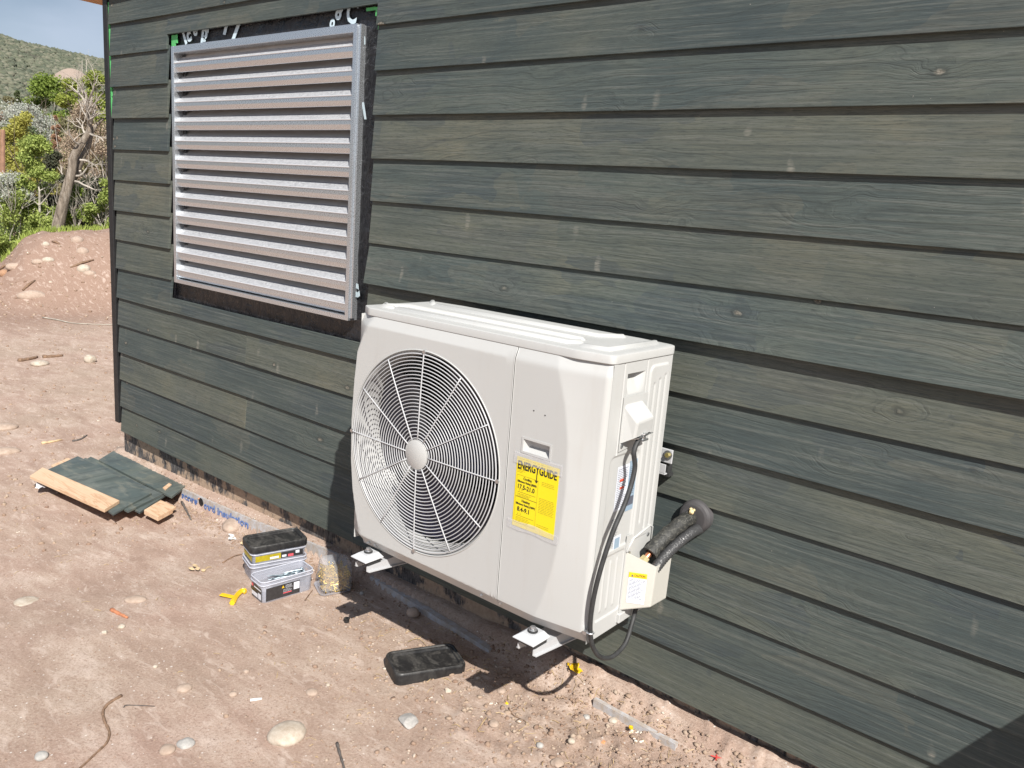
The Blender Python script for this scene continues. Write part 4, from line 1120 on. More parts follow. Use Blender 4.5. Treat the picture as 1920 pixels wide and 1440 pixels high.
lines_block(mb, (0.596, yo+0.0005, 0.640), Xd, Zd, 0.045, 0.014, 3, 0.0008, 8)
lines_block(mb, (0.591, yo+0.0005, 0.592), Xd, Zd, 0.054, 0.046, 10, 0.0008, 9, ragged=0.15)
lines_block(mb, (0.590, yo+0.0005, 0.514), Xd, Zd, 0.052, 0.010, 2, 0.0009, 10)
lines_block(mb, (0.507, yo+0.0005, 0.687), Xd, Zd, 0.135, 0.003, 1, 0.0005, 12)
mb.build('printed_lines', M['print_faint'], el)
for (z0, z1, xa, xb, sk) in ((0.672, 0.705, 0.493, 0.662, 0.0), (0.476, 0.503, 0.487, 0.668, 0.0)):
    V = np.zeros((24, 4, 3))
    for i in range(24):
        for j in range(4):
            x = xa+(xb-xa)*i/23; z = z0+(z1-z0)*j/3
            V[i, j] = (x, ly-0.0026-0.0012*float(fbm(x*60, z*30, 2, 5)), z-0.002*math.sin(i*0.4))
    grid_mesh(V).build('packing_tape', M['tape'], hp, smooth=True)
# rating labels on the side
lxp = hx-0.0028
def side_quad(y0, z0, y1, z1, off, mat, name, parent):
    # y decreases toward viewer's left on this face
    return MB().box((lxp+off, min(y0, y1), z0), (lxp+off+0.0004, max(y0, y1), z1)).build(name, mat, parent)
Yd = Vector((0, 1, 0))
rl = side_quad(-0.345, 0.570, -0.283, 0.700, 0.0, M['white_label'], 'rating_label', hp)
mb = MB(); lines_block(mb, (lxp+0.0008, -0.341, 0.694), Yd, Zd, 0.054, 0.118, 22, 0.0016, 21, n_off=0, ragged=0.3); mb.build('printed_lines', M['grey_print'], rl)
mb = MB(); mb.box((lxp+0.0009, -0.330, 0.655), (lxp+0.0011, -0.308, 0.662)); mb.box((lxp+0.0009, -0.326, 0.632), (lxp+0.0011, -0.305, 0.639)); mb.build('printed_warning', M['red_print'], rl)
bl = side_quad(-0.2825, 0.556, -0.2420, 0.706, 0.0, M['blue_label'], 'rating_label', hp)
mb = MB(); lines_block(mb, (lxp+0.0008, -0.279, 0.690), Yd, Zd, 0.036, 0.086, 16, 0.0017, 22, n_off=0, ragged=0.25); mb.box((lxp+0.0008, -0.279, 0.572), (lxp+0.0010, -0.245, 0.598))
mb.box((lxp+0.0008, -0.262, 0.672), (lxp+0.0010, -0.246, 0.680)); mb.build('printed_lines', M['grey_print'], bl)
wl_ = side_quad(-0.352, 0.460, -0.300, 0.545, 0.0, M['steel_white'], 'wiring_label', hp)
mb = MB(); lines_block(mb, (lxp+0.0008, -0.349, 0.568-0.02), Yd, Zd, 0.04, 0.085, 18, 0.0012, 25, n_off=0, ragged=0.4); mb.build('printed_lines', M['grey_print'], wl_)
w2 = side_quad(-0.330, 0.446, -0.292, 0.492, 0.001, M['white_label'], 'small_white_label', hp)
mb = MB(); mb.box((lxp+0.0018, -0.324, 0.454), (lxp+0.0020, -0.298, 0.486)); mb.build('printed_panel', M['blue_label'], w2)
# label on the valve cover
o0 = Vector(a['f0b']); ud = (Vector(a['f1b'])-Vector(a['f0b'])).normalized(); ud2 = Vector((ud.x, ud.y, 0)).normalized(); nn = ud2.cross(Zd)
base = Vector(a['f0b'])*0.86+Vector(a['f1b'])*0.14; base = Vector((base.x, base.y, 0.0))+nn*0.0012
W = 0.052; cz0, cz1 = 0.272, 0.368
mb = MB().add([base+ud2*0.002+Zd*cz0, base+ud2*(W+0.002)+Zd*cz0, base+ud2*(W+0.002)+Zd*cz1, base+ud2*0.002+Zd*cz1], [(0, 1, 2, 3)])
cl = mb.build('caution_label', M['white_label'], hp)
b2_ = base+nn*0.0005
mb = MB().add([b2_+ud2*0.002+Zd*(cz1-0.016), b2_+ud2*(W+0.002)+Zd*(cz1-0.016), b2_+ud2*(W+0.002)+Zd*cz1, b2_+ud2*0.002+Zd*cz1], [(0, 1, 2, 3)]); mb.build('caution_band', M['orange_label'], cl)
text_mesh('CAUTION', 0.0095, b2_+nn*0.0003+ud2*0.017+Zd*(cz1-0.0115), ud2, Zd, M['black_print'], 'printed_words', cl, 0.75, 0.0001, 0.0001)
mb = MB(); tri = b2_+nn*0.0004+ud2*0.008+Zd*(cz1-0.013); mb.add([tri, tri+ud2*0.008, tri+ud2*0.004+Zd*0.008], [(0, 1, 2)])
lines_block(mb, b2_+ud2*0.005+Zd*(cz1-0.020), ud2, Zd, 0.046, 0.062, 15, 0.0012, 31, n_off=0.0003, ragged=0.3)
mb.build('printed_lines', M['grey_print'], cl)

# ------------------------------------------------------------------ wall bracket
br = thing('wall_bracket', 'white steel wall bracket with two bolted arms carrying the heat pump', 'wall bracket', (0.27, -0.03, 0.17))
MB().box((-0.30, -0.034, 0.646), (0.762, -0.0285, 0.690)).build('wall_rail', M['bright_white'], br, bevel=0.002)
mb = MB().box((-0.30, -0.050, 0.612), (0.752, -0.0345, 0.616)); mb.box((-0.30, -0.0500, 0.6165), (0.752, -0.0465, 0.645)); mb.build('wall_rail_lip', M['bright_white'], br, bevel=0.001)
mb = MB().box((0.700, -0.0344, 0.632), (0.742, -0.0352, 0.641)); mb.build('slot', M['dark'], br)
mb = MB().box((0.700, -0.030, 0.603), (0.756, -0.001, 0.612)); mb.box((0.72, -0.028, 0.6125), (0.75, -0.002, 0.645)); mb.build('rubber_pad', M['rubber'], br)
q0 = (0.748, -0.035, 0.673); MB().cyl(q0, (q0[0], -0.038, q0[2]), 0.014, 24).build('washer', M['zinc'], br); MB().cyl((q0[0], -0.0382, q0[2]), (q0[0], -0.045, q0[2]), 0.0075, 6).build('hex_bolt', M['zinc_yellow'], br)
def arm(xa, xb):
    t_ = 0.003; zt, zb = 0.178, 0.146; yf_ = -0.508; zs = 0.166
    for s, x in ((-1, xa), (1, xb)):
        mb = MB(); xi = x if s < 0 else x-t_
        mb.prism([(xi, yf_, zb+0.003), (xi, yf_+0.004, zb), (xi, -0.035, zb-0.05), (xi, -0.035, zs), (xi, yf_, zs)], (t_, 0, 0))
        mb.prism([(xi+s*0.0002+(t_ if s > 0 else 0), yf_+0.004, zb), (xi+s*0.0002+(t_ if s > 0 else 0), yf_+0.004, zb+t_), (xi+s*0.0002+(t_ if s > 0 else 0), -0.035, zb-0.05+t_), (xi+s*0.0002+(t_ if s > 0 else 0), -0.035, zb-0.05)], (s*0.007, 0, 0))
        mb.build('arm_flange', M['bright_white'], br)
    MB().box((xa+t_+0.0002, -0.44, zs-0.004), (xb-t_-0.0002, -0.035, zs-0.0012)).build('arm_web', M['bright_white'], br)
    MB().box((xa+0.004, yf_+0.006, zs+0.0003), (xb-0.001, -0.447, zt+0.0035)).build('rubber_pad', M['rubber'], br)
    x0_, x1_, y0_, y1_ = xa-0.012, xb+0.006, -0.520, -0.440
    z_ = zt+0.004; cx, cy_ = (x0_+x1_)/2, (y0_+y1_)/2
    lo = [(x0_, y0_), (x1_, y0_), (x1_, y1_), (x0_, y1_)]; hi = [(x0_+0.018, y0_+0.020), (x1_-0.018, y0_+0.020), (x1_-0.018, y1_-0.008), (x0_+0.018, y1_-0.008)]
    mb = MB(); mb.add([(a_, b_, z_) for a_, b_ in lo]+[(a_, b_, z_+0.003) for a_, b_ in lo]+[(a_, b_, z_+0.017) for a_, b_ in hi], [(3, 2, 1, 0)]+[(i, (i+1) % 4, 4+(i+1) % 4, 4+i) for i in range(4)]+[(4+i, 4+(i+1) % 4, 8+(i+1) % 4, 8+i) for i in range(4)]+[(8, 9, 10, 11)])
    mb.build('clamp_plate', M['bright_white'], br, bevel=0.003)
    bx, by = cx, -0.476
    MB().cyl((bx, by, z_+0.0172), (bx, by, z_+0.022), 0.0150, 24).build('washer', M['rubber'], br, bevel=0.001)
    MB().cyl((bx, by, z_+0.0222), (bx, by, z_+0.0250), 0.0125, 24).build('washer', M['zinc'], br, bevel=0.001)
    MB().cyl((bx, by, z_+0.0252), (bx, by, z_+0.0330), 0.0085, 6).build('hex_bolt', M['zinc'], br, bevel=0.0008)
arm(-0.117, -0.058); arm(0.592, 0.650)
for x in (-0.088, 0.620): MB().box((x-0.02, -0.0345, 0.10), (x+0.02, -0.004, 0.611)).build('upright', M['bright_white'], br, bevel=0.001)

# ------------------------------------------------------------------ power cable and refrigerant lines
cab = thing('power_cable', 'black flexible power cable looping down the side of the heat pump', 'cable', (0.80, -0.30, 0.78))
def sxp(px, py, X_):
    d = ray(px, py); return CAM+d*((X_-CAM.x)/d.x)
pts = [Vector((0.799, -0.302, 0.800))]
for (px_, py_, X_) in [(1189, 845, 0.802), (1190, 880, 0.806), (1175, 935, 0.808), (1147, 1003, 0.804), (1122, 1082, 0.794), (1109, 1145, 0.784), (1107, 1188, 0.780), (1114, 1218, 0.784), (1129, 1233, 0.790), (1150, 1230, 0.790), (1172, 1207, 0.788), (1184, 1172, 0.783), (1191, 1146, 0.779)]:
    pts.append(sxp(px_, py_, X_))
pts.append(Vector((0.784, pts[-1].y+0.012, 0.31)))
MB().tube(smooth_path(pts, 8), 0.0068, 12).build('cable_jacket', M['rubber'], cab, smooth=True)
mb = MB().cyl((0.799, -0.302, 0.7985), (0.799, -0.302, 0.785), 0.011, 16); mb.cyl((0.799, -0.302, 0.797), (0.799, -0.302, 0.801), 0.016, 6)
mb.box((0.786, -0.318, 0.780), (0.812, -0.286, 0.785)); mb.build('cable_clamp', M['zinc'], cab, bevel=0.001)
cp_ = sxp(1107, 1186, 0.781)
mb = MB().tube(circle((cp_.x, cp_.y, cp_.z), 0.0085, 16, 'z'), 0.003, 6, closed=True); mb.box((0.764, cp_.y-0.014, cp_.z-0.006), (0.776, cp_.y-0.004, cp_.z+0.004)); mb.build('pipe_clip', M['zinc'], cab, smooth=False)
cond_c = cab

ls = thing('refrigerant_lines', 'black insulated refrigerant pipes running from the wall sleeve into the valve cover', 'pipes', (0.85, -0.02, 0.50))
w0 = Vector((0.842, -0.020, 0.502))
p1 = [Vector((0.804, -0.185, 0.415)), Vector((0.811, -0.155, 0.438)), Vector((0.824, -0.110, 0.468)), Vector((0.838, -0.060, 0.492)), Vector((0.841, -0.015, 0.494)), Vector((0.841, 0.02, 0.492))]
sp1 = smooth_path(p1, 6)
MB().tube(sp1, [0.0225+0.0012*math.sin(i*1.3) for i in range(len(sp1))], 18, cap=False).build('pipe_insulation', M['foam_tube'], ls, smooth=True)
q = p1[0]; dq = (p1[1]-p1[0]).normalized()
mb = MB(); # annular cut end
import itertools
ax1 = dq.cross(Vector((0, 0, 1))).normalized(); ax2 = dq.cross(ax1)
va = [q+(ax1*math.cos(k*math.pi/9)+ax2*math.sin(k*math.pi/9))*0.0228 for k in range(18)]; vb = [q+(ax1*math.cos(k*math.pi/9)+ax2*math.sin(k*math.pi/9))*0.0135 for k in range(18)]; vcn = [v+dq*0.03 for v in vb]
mb.add(va+vb, [(k, (k+1) % 18, 18+(k+1) % 18, 18+k) for k in range(18)]); mb.add(vb+vcn, [(k, (k+1) % 18, 18+(k+1) % 18, 18+k) for k in range(18)])
mb.build('insulation_cut_end', M['rubber'], ls)
MB().tube([q+dq*0.04, q-dq*0.012, q-dq*0.030, Vector((0.796, -0.205, 0.33))], 0.0085, 14).build('copper_pipe', M['copper'], ls, smooth=True)
MB().tube([q-dq*0.018, q-dq*0.045], [0.013, 0.015], 6).build('flare_nut', M['brass'], ls)
p2 = [v+Vector((0.026, 0.004, -0.029)) for v in p1]
p2[0] = p2[0]-Vector((0.004, 0.010, 0.014))
sp2 = smooth_path(p2, 20); MB().tube(sp2, [0.0150+0.0016*(i % 3 > 0) for i in range(len(sp2))], 16).build('wrapped_pipe', M['tape_wrap'], ls, smooth=True)
p3 = [Vector((0.800, -0.14, 0.425)), Vector((0.812, -0.10, 0.462)), Vector((0.834, -0.05, 0.512)), Vector((0.845, -0.01, 0.528)), Vector((0.845, 0.02, 0.528))]
MB().tube(smooth_path(p3, 6), 0.0035, 8).build('thin_cable', M['rubber'], ls, smooth=True)
fc = (0.848, 0.0, 0.498)
mb = MB(); prof = [(0.0, -0.022), (0.038, -0.022), (0.046, -0.019), (0.0505, -0.010), (0.052, 0.012)]
for j in range(len(prof)-1):
    (r1_, y1_), (r2_, y2_) = prof[j], prof[j+1]; va = circle((fc[0], y1_, fc[2]), max(r1_, 1e-4), 48); vb = circle((fc[0], y2_, fc[2]), r2_, 48)
    mb.add(va+vb, [(k, (k+1) % 48, 48+(k+1) % 48, 48+k) for k in range(48)])
mb.build('wall_sleeve', M['flange'], ls, auto=35)
scatter_blobs('sealing_foam', M['expand_foam'], [(0.846, -0.040, 0.527), (0.852, -0.046, 0.524), (0.848, -0.042, 0.516), (0.857, -0.040, 0.529)], [0.006, 0.007, 0.005, 0.004], (I2, F2), 0.2, parent=None)
ob = C.objects[-1]; ob.parent = ls; ob.matrix_parent_inverse = Matrix.Identity(4); ob.location = -ls.location

# ------------------------------------------------------------------ boxes on the ground
def rr_outline(w, l, r_, n=5):
    out = []
    for (cx, cy, a0_) in ((w/2-r_, l/2-r_, 0), (-w/2+r_, l/2-r_, 90), (-w/2+r_, -l/2+r_, 180), (w/2-r_, -l/2+r_, 270)):
        for k in range(n+1): a_ = R(a0_+90*k/n); out.append((cx+r_*math.cos(a_), cy+r_*math.sin(a_)))
    return out
class Fr:   # local frame: origin, rotation about z, tilt
    def __init__(s, o, rz=0, rx=0, ry=0): s.m = Matrix.Translation(Vector(o)) @ Matrix.Rotation(rz, 4, 'Z') @ Matrix.Rotation(ry, 4, 'Y') @ Matrix.Rotation(rx, 4, 'X')
    def __call__(s, *p): return s.m @ Vector(p)
def loft(mb, fr, secs, cap0=True, cap1=False, r_=0.018):
    """secs: list of (w, l, z, radius)"""
    n = 24; vs = []
    for (w, l, z, rad_) in secs: vs += [fr(x, y, z) for x, y in rr_outline(w, l, rad_)]
    fs = []
    for j in range(len(secs)-1):
        for k in range(n): fs.append((j*n+k, j*n+(k+1) % n, (j+1)*n+(k+1) % n, (j+1)*n+k))
    if cap0: fs.append(tuple(range(n))[::-1])
    if cap1: fs.append(tuple(range((len(secs)-1)*n, len(secs)*n)))
    mb.add(vs, fs); return mb
def tub(fr, parent, w, l, h, mat, name='tub_body'):
    mb = MB(); loft(mb, fr, [(w*0.9, l*0.93, 0.0, 0.02), (w*0.93, l*0.95, 0.006, 0.02), (w*0.965, l*0.975, h-0.022, 0.02), (w*1.01, l*1.0, h-0.022, 0.022), (w*1.02, l*1.01, h-0.010, 0.022), (w, l, h-0.010, 0.02), (w*1.0, l*1.0, h, 0.02),
        (w*0.93, l*0.965, h, 0.018), (w*0.93, l*0.955, h-0.02, 0.018), (w*0.86, l*0.90, 0.006, 0.018)], True, True)
    o = mb.build(name, mat, parent, auto=30)
    for (k, zz, rr_) in ((1.0, h-0.001, 0.0030), (1.015, h-0.016, 0.0022)):
        MB().tube([fr(x, y, zz) for x, y in rr_outline(w*k, l*k, 0.021)], rr_, 6, closed=True).build('tub_rim', M['clear_rim'], o, smooth=True)
    return o
def screws(mb, fr, n, wx, wy, z0, z1, ln, seed, rad_=0.0018, tilt=0.5, az0=None):
    r = random.Random(seed)
    for i in range(n):
        x, y, z = r.uniform(-wx, wx), r.uniform(-wy, wy), r.uniform(z0, z1); a_ = r.uniform(0, 6.28) if az0 is None else az0+r.uniform(-.3, .3); b_ = r.uniform(-tilt, tilt)
        d = Vector((math.cos(a_)*math.cos(b_), math.sin(a_)*math.cos(b_), math.sin(b_)))*ln/2
        p_ = Vector((x, y, z)); A_, B_ = p_-d, p_+d
        lim = lambda v: Vector((max(-wx, min(wx, v.x)), max(-wy, min(wy, v.y)), max(z0-0.002, min(z1+0.004, v.z))))
        A_, B_ = lim(A_), lim(B_)
        mb.tube([fr(*A_), fr(*(A_*0.5+B_*0.5)), fr(*(B_*0.94+A_*0.06)), fr(*B_)], [rad_*0.3, rad_, rad_, rad_*2.2], 5)
    return mb
# 1: front open tub
zg = gh(-0.79, -0.32)
u = Vector((0.030, 0.232, 0)).normalized(); rz = math.atan2(-u.x, u.y)
fr1 = Fr((-0.795, -0.318, zg-0.001), rz)
t1 = thing('screw_tub', 'open clear plastic tub with black label holding long grey screws, front one of the boxes', 'plastic tub', (-0.795, -0.318, zg), 'clear plastic tubs of screws')
W1, L1, H1 = 0.108, 0.236, 0.096
tub(fr1, t1, W1, L1, H1, M['clear'])
def wrap_label(fr, parent, w, l, z0, z1, mat, sides, name, off=0.0012):
    mb = MB()
    for s in sides:
        def P2(u_, z): # width interpolation of the tub wall
            k = (z/H1); return k
        kw0 = 0.93+0.035*(z0/H1); kw1 = 0.93+0.035*(z1/H1); kl0 = 0.95+0.025*(z0/H1); kl1 = 0.95+0.025*(z1/H1)
        if s[0] == 'front':   # -y end
            a_, b_ = s[1], s[2]
            mb.add([fr(w*a_, -l/2*kl0-off, z0), fr(w*b_, -l/2*kl0-off, z0), fr(w*b_, -l/2*kl1-off, z1), fr(w*a_, -l/2*kl1-off, z1)], [(0, 1, 2, 3)])
        if s[0] == 'right':   # +x side
            a_, b_ = s[1], s[2]
            mb.add([fr(w/2*kw0+off, l*a_, z0), fr(w/2*kw0+off, l*b_, z0), fr(w/2*kw1+off, l*b_, z1), fr(w/2*kw1+off, l*a_, z1)], [(0, 1, 2, 3)])
    return mb.build(name, mat, parent)
def tub_print(fr, parent, w, l, off=0.0022):
    pass
wrap_label(fr1, t1, W1, L1, 0.010, 0.066, M['box_black_label'], [('front', -0.40, 0.42), ('right', -0.42, 0.22)], 'black_label')
wrap_label(fr1, t1, W1, L1, 0.014, 0.032, M['white_label'], [('front', -0.38, 0.10)], 'white_patch', 0.0020)
wrap_label(fr1, t1, W1, L1, 0.014, 0.040, M['white_label'], [('front', 0.14, 0.38)], 'white_patch', 0.0020)
wrap_label(fr1, t1, W1, L1, 0.052, 0.064, M['pink_red'], [('front', -0.38, -0.24)], 'red_patch', 0.0020)
wrap_label(fr1, t1, W1, L1, 0.052, 0.058, M['white_label'], [('front', -0.18, 0.38)], 'white_patch', 0.0020)
wrap_label(fr1, t1, W1, L1, 0.030, 0.062, M['white_label'], [('right', 0.10, 0.21)], 'white_patch', 0.0020)
wrap_label(fr1, t1, W1, L1, 0.024, 0.028, M['pink_red'], [('right', -0.10, 0.06)], 'red_patch', 0.0020)
mb = MB(); o_ = fr1(W1/2*0.958+0.0022, -L1*0.10, 0.058); mb.add([fr1(W1/2*0.955+0.0022, -L1*0.13, 0.050), fr1(W1/2*0.955+0.0022, -L1*0.08, 0.050), fr1(W1/2*0.96+0.0022, -L1*0.105, 0.062)], [(0, 1, 2)]); mb.build('warning_triangle', M['yellow_plastic'], t1)
mb = MB(); rdir = (fr1(0, 1, 0)-fr1(0, 0, 0)); lines_block(mb, fr1(W1/2*0.958+0.0022, -L1*0.06, 0.062), rdir, Zd, L1*0.14, 0.016, 4, 0.0012, 41, n_off=0.0002); lines_block(mb, fr1(W1/2*0.95+0.0022, -L1*0.10, 0.044), rdir, Zd, L1*0.17, 0.014, 3, 0.0012, 42, n_off=0.0002)
mb.build('printed_lines', M['white_label'], t1)
mb = MB(); fs1 = Fr(fr1(0.0, 0.02, 0.0), rz-0.12); screws(mb, fs1, 46, 0.026, 0.075, 0.040, 0.078, 0.11, 3, 0.0032, 0.1, math.pi/2)
scr = mb.build('screw_pile', M['steel_screw'], t1, kind='stuff')
# 2: stack with black lid: lower nested tub, upper tub, lid
zg2 = gh(-0.95, -0.22); rz2 = -R(17)
fr2 = Fr((-0.985, -0.225, zg2-0.002), rz2)
t2 = thing('screw_tub', 'empty clear plastic tub at the bottom of the black lidded stack', 'plastic tub', (-0.985, -0.225, zg2), 'clear plastic tubs of screws')
tub(fr2, t2, 0.140, 0.246, 0.085, M['clear'])
fr3 = Fr((-0.985, -0.225, zg2+0.040), rz2+0.02)
t3 = thing('screw_tub', 'clear plastic tub with dusty black lid and yellow black label, nested on an empty tub', 'plastic tub', (-0.985, -0.225, zg2+0.04), 'clear plastic tubs of screws')
tub(fr3, t3, 0.134, 0.240, 0.100, M['clear'])
W1s, L1s = W1, L1; 
wrap_label(fr3, t3, 0.134, 0.240, 0.050, 0.078, M['box_yellow_label'], [('front', -0.40, 0.40), ('right', -0.44, 0.02)], 'yellow_label')
wrap_label(fr3, t3, 0.134, 0.240, 0.050, 0.078, M['box_black_label'], [('right', 0.021, 0.43)], 'black_label')
wrap_label(fr3, t3, 0.134, 0.240, 0.054, 0.064, M['white_label'], [('right', -0.18, -0.02), ('right', 0.04, 0.12)], 'white_patch', 0.002)
wrap_label(fr3, t3, 0.134, 0.240, 0.052, 0.064, M['pink_red'], [('right', 0.15, 0.25)], 'red_patch', 0.002)
wrap_label(fr3, t3, 0.134, 0.240, 0.062, 0.075, M['white_label'], [('right', 0.29, 0.36)], 'white_patch', 0.002)
def black_lid(fr, parent, w, l, h, notch=True):
    mb = MB(); loft(mb, fr, [(w*1.0, l*1.0, 0, 0.026), (w, l, h*0.80, 0.026), (w*0.975, l*0.985, h*0.93, 0.025), (w*0.94, l*0.965, h, 0.024), (w*0.88, l*0.93, h, 0.022), (w*0.84, l*0.91, h-0.004, 0.020), (w*0.76, l*0.86, h-0.004, 0.016), (w*0.72, l*0.84, h-0.011, 0.014)], True, True)
    o = mb.build('lid', M['dusty_black'], parent, auto=30)
    return o
fr3l = Fr(fr3(0, 0, 0.094), rz2+0.02)
black_lid(fr3l, t3, 0.146, 0.252, 0.030)
# loose black lid in front
zl_ = gh(0.02, -0.29)
t4 = thing('black_tub_lid', 'loose dusty black plastic lid lying alone on the dirt below the heat pump', 'plastic lid', (0.015, -0.285, zl_))
c4 = at_z(797, 1243, zl_+0.02); rz4 = -R(25)
fr4 = Fr((c4.x, c4.y, zl_-0.002), rz4, R(-2), R(2))
black_lid(fr4, t4, 0.150, 0.262, 0.042)
for yy in (-0.02, 0.06): MB().add([fr4(0.0752, yy, 0.006), fr4(0.0752, yy+0.004, 0.006), fr4(0.0752, yy+0.004, 0.020), fr4(0.0752, yy, 0.020)], [(0, 1, 2, 3)]).build('lid_slot', M['black_print'], t4)
# 5: upside down clear jar of gold screws
zg5 = gh(-0.64, -0.15)
fr5pos = (-0.672, -0.150)
t5 = thing('screw_jar', 'upturned clear plastic container full of gold screws beside the open tub', 'plastic container', (-0.645, -0.155, zg5))
rz5 = -R(24)
fr5 = Fr((-0.672, -0.150, zg5+0.006), rz5, R(-3), R(2))
mb = MB(); loft(mb, fr5, [(0.128, 0.128, 0.016, 0.02), (0.130, 0.130, 0.024, 0.02), (0.120, 0.120, 0.108, 0.022), (0.114, 0.114, 0.122, 0.026), (0.098, 0.098, 0.127, 0.03)], False, True); mb.build('container_body', M['clear_thin'], t5, auto=30)
fr5b = Fr((-0.672, -0.154, zg5-0.001), rz5, R(2), 0)
mb = MB(); loft(mb, fr5b, [(0.104, 0.104, 0.0, 0.03), (0.134, 0.134, 0.010, 0.024), (0.136, 0.136, 0.014, 0.024), (0.126, 0.126, 0.014, 0.022), (0.10, 0.10, 0.004, 0.024)], True, True); mb.build('container_lid', M['clear'], t5, auto=30)
mb = MB(); screws(mb, fr5, 330, 0.054, 0.054, 0.008, 0.086, 0.062, 5, 0.0020, 0.8); mb.build('screw_pile', M['gold_screw'], t5, kind='stuff')

# yellow plastic key/clip
zy = gh(-0.87, -0.52)
ty = thing('yellow_clip', 'yellow plastic clip with hooked handle lying left of the open tub', 'plastic clip', (-0.87, -0.52, zy))
pa = [at_z(*q, zy+0.006) for q in ((414, 1115), (428, 1116), (437, 1120))]
mb = MB(); d0 = (pa[2]-pa[0]).normalized(); n0 = Vector((-d0.y, d0.x, 0))*0.0105
mb.prism([pa[0]-n0, pa[2]-n0, pa[2]+n0, pa[0]+n0], (0, 0, 0.004)); mb.build('blade', M['yellow_plastic'], ty, bevel=0.001)
pb = [at_z(*q, zy+0.010) for q in ((435, 1131), (440, 1122), (446, 1114), (454, 1108), (461, 1109))]
sp_b = smooth_path(pb, 4)
mb = MB().tube(sp_b, [0.011, 0.0125, 0.012, 0.0115, 0.011]+[0.0105]*(len(sp_b)-7)+[0.012, 0.009], 6); mb.build('handle', M['yellow_plastic'], ty, auto=35)
mb = MB().tube(smooth_path([v+Vector((0, 0, 0.0105)) for v in pb], 3), 0.0022, 5); mb.build('handle_rib', M['yellow_plastic'], ty)
zc = gh(-0.4, -0.3); cc = at_z(650, 1166, zc)
tcap = thing('cap', 'small black plastic cap standing on the dirt below the left bracket arm', 'plastic cap', (cc.x, cc.y, zc))
mb = MB(); loft(mb, Fr((cc.x, cc.y, zc-0.001)), [(0.020, 0.020, 0, 0.0099), (0.019, 0.019, 0.012, 0.0094), (0.024, 0.024, 0.013, 0.0119), (0.024, 0.024, 0.017, 0.0119), (0.012, 0.012, 0.017, 0.0059), (0.012, 0.012, 0.009, 0.0059)], True, True); mb.build('cap_body', M['dusty_black'], tcap, auto=35)

# ------------------------------------------------------------------ scrap boards
def scrap(pts, zs_, th, mat, name, label, group=None, cat='board'):
    """four pixel corners on a plane given by heights; solid board of thickness th below them"""
    P_ = [at_z(q[0], q[1], z) for q, z in zip(pts, zs_)]
    base = sum(P_, Vector((0, 0, 0)))/4
    root = thing(name, label, cat, (base.x, base.y, base.z-th), group)
    mb = MB(); lo = [v-Vector((0, 0, th)) for v in P_]
    if ((P_[1]-P_[0]).cross(P_[2]-P_[0])).z < 0: P_ = P_[::-1]; lo = lo[::-1]
    mb.hexa([*lo, *P_]); mats = mat if isinstance(mat, list) else [mat]
    if len(mats) == 2: mb.mi = [1, 0, 0, 0, 1, 0]
    mb.build('board_body', mats, root, bevel=0.0012)
    return root
G = 'offcuts in the scrap board pile'
zb = -0.318
scrap([(96, 872), (128, 858), (160, 876), (120, 890)], [zb+.010]*4, 0.012, M['pine'], 'scrap_board', 'bare pine offcut just showing behind the green boards', G)
scrap([(213, 845), (352, 907), (322, 931), (185, 862)], [zb+.036, zb+.052, zb+.052, zb+.036], 0.013, [M['scrap'], M['pine']], 'scrap_board', 'green stained board at the back of the pile, nearest the foundation', G)
scrap([(296, 935), (330, 950), (318, 957), (286, 944)], [zb+.018]*4, 0.014, M['pine'], 'scrap_board', 'small pinkish offcut poking out under the back green board', G)
scrap([(170, 856), (320, 921), (262, 960), (120, 885)], [zb+.024, zb+.030, zb+.030, zb+.024], 0.012, [M['scrap'], M['pine']], 'scrap_board', 'green stained board with worn strip along the middle of the pile', G)
scrap([(160, 858), (305, 926), (240, 958), (110, 890)], [zb+.037, zb+.043, zb+.043, zb+.037], 0.012, [M['scrap'], M['pine']], 'scrap_board', 'dusty green board under the big top sheet', G)
scrap([(146, 855), (284, 924), (212, 963), (90, 880)], [zb+.050, zb+.056, zb+.050, zb+.050], 0.012, [M['scrap'], M['pine']], 'scrap_board', 'widest green stained sheet on top of the pile', G)
scrap([(80, 876), (224, 938), (196, 955), (56, 892)], [zb+.056, zb+.070, zb+.070, zb+.052], 0.018, M['pine'], 'scrap_board', 'long bare pine board with wavy grain on the front edge of the pile', G)
scrap([(297, 940), (324, 954), (296, 969), (270, 956)], [zb+.042]*4, 0.024, M['pine'], 'scrap_board', 'thick short pine block at the right end of the pile', G)
scrap([(317, 905), (322, 908), (310, 918), (305, 914)], [zb+.056]*4, 0.012, M['pine'], 'wood_sliver', 'tiny pine sliver lying on the back green board', G, 'wood piece')
# crumpled paper
tp = at_z(82, 914, zb+0.01)
V = np.zeros((12, 6, 3)); e0, e1, e2 = at_z(66, 918, zb+.006), at_z(104, 917, zb+.006), at_z(70, 905, zb+.006)
for i in range(12):
    for j in range(6):
        q = e0+(e1-e0)*(i/11)+(e2-e0)*(j/5); V[i, j] = (q.x, q.y, q.z+0.012+0.022*float(fbm(i*0.9, j*0.9, 2, 33)))
paper = grid_mesh(V).build('crumpled_paper', M['paper'], None, label='crumpled white paper half under the front board of the pile', category='paper')

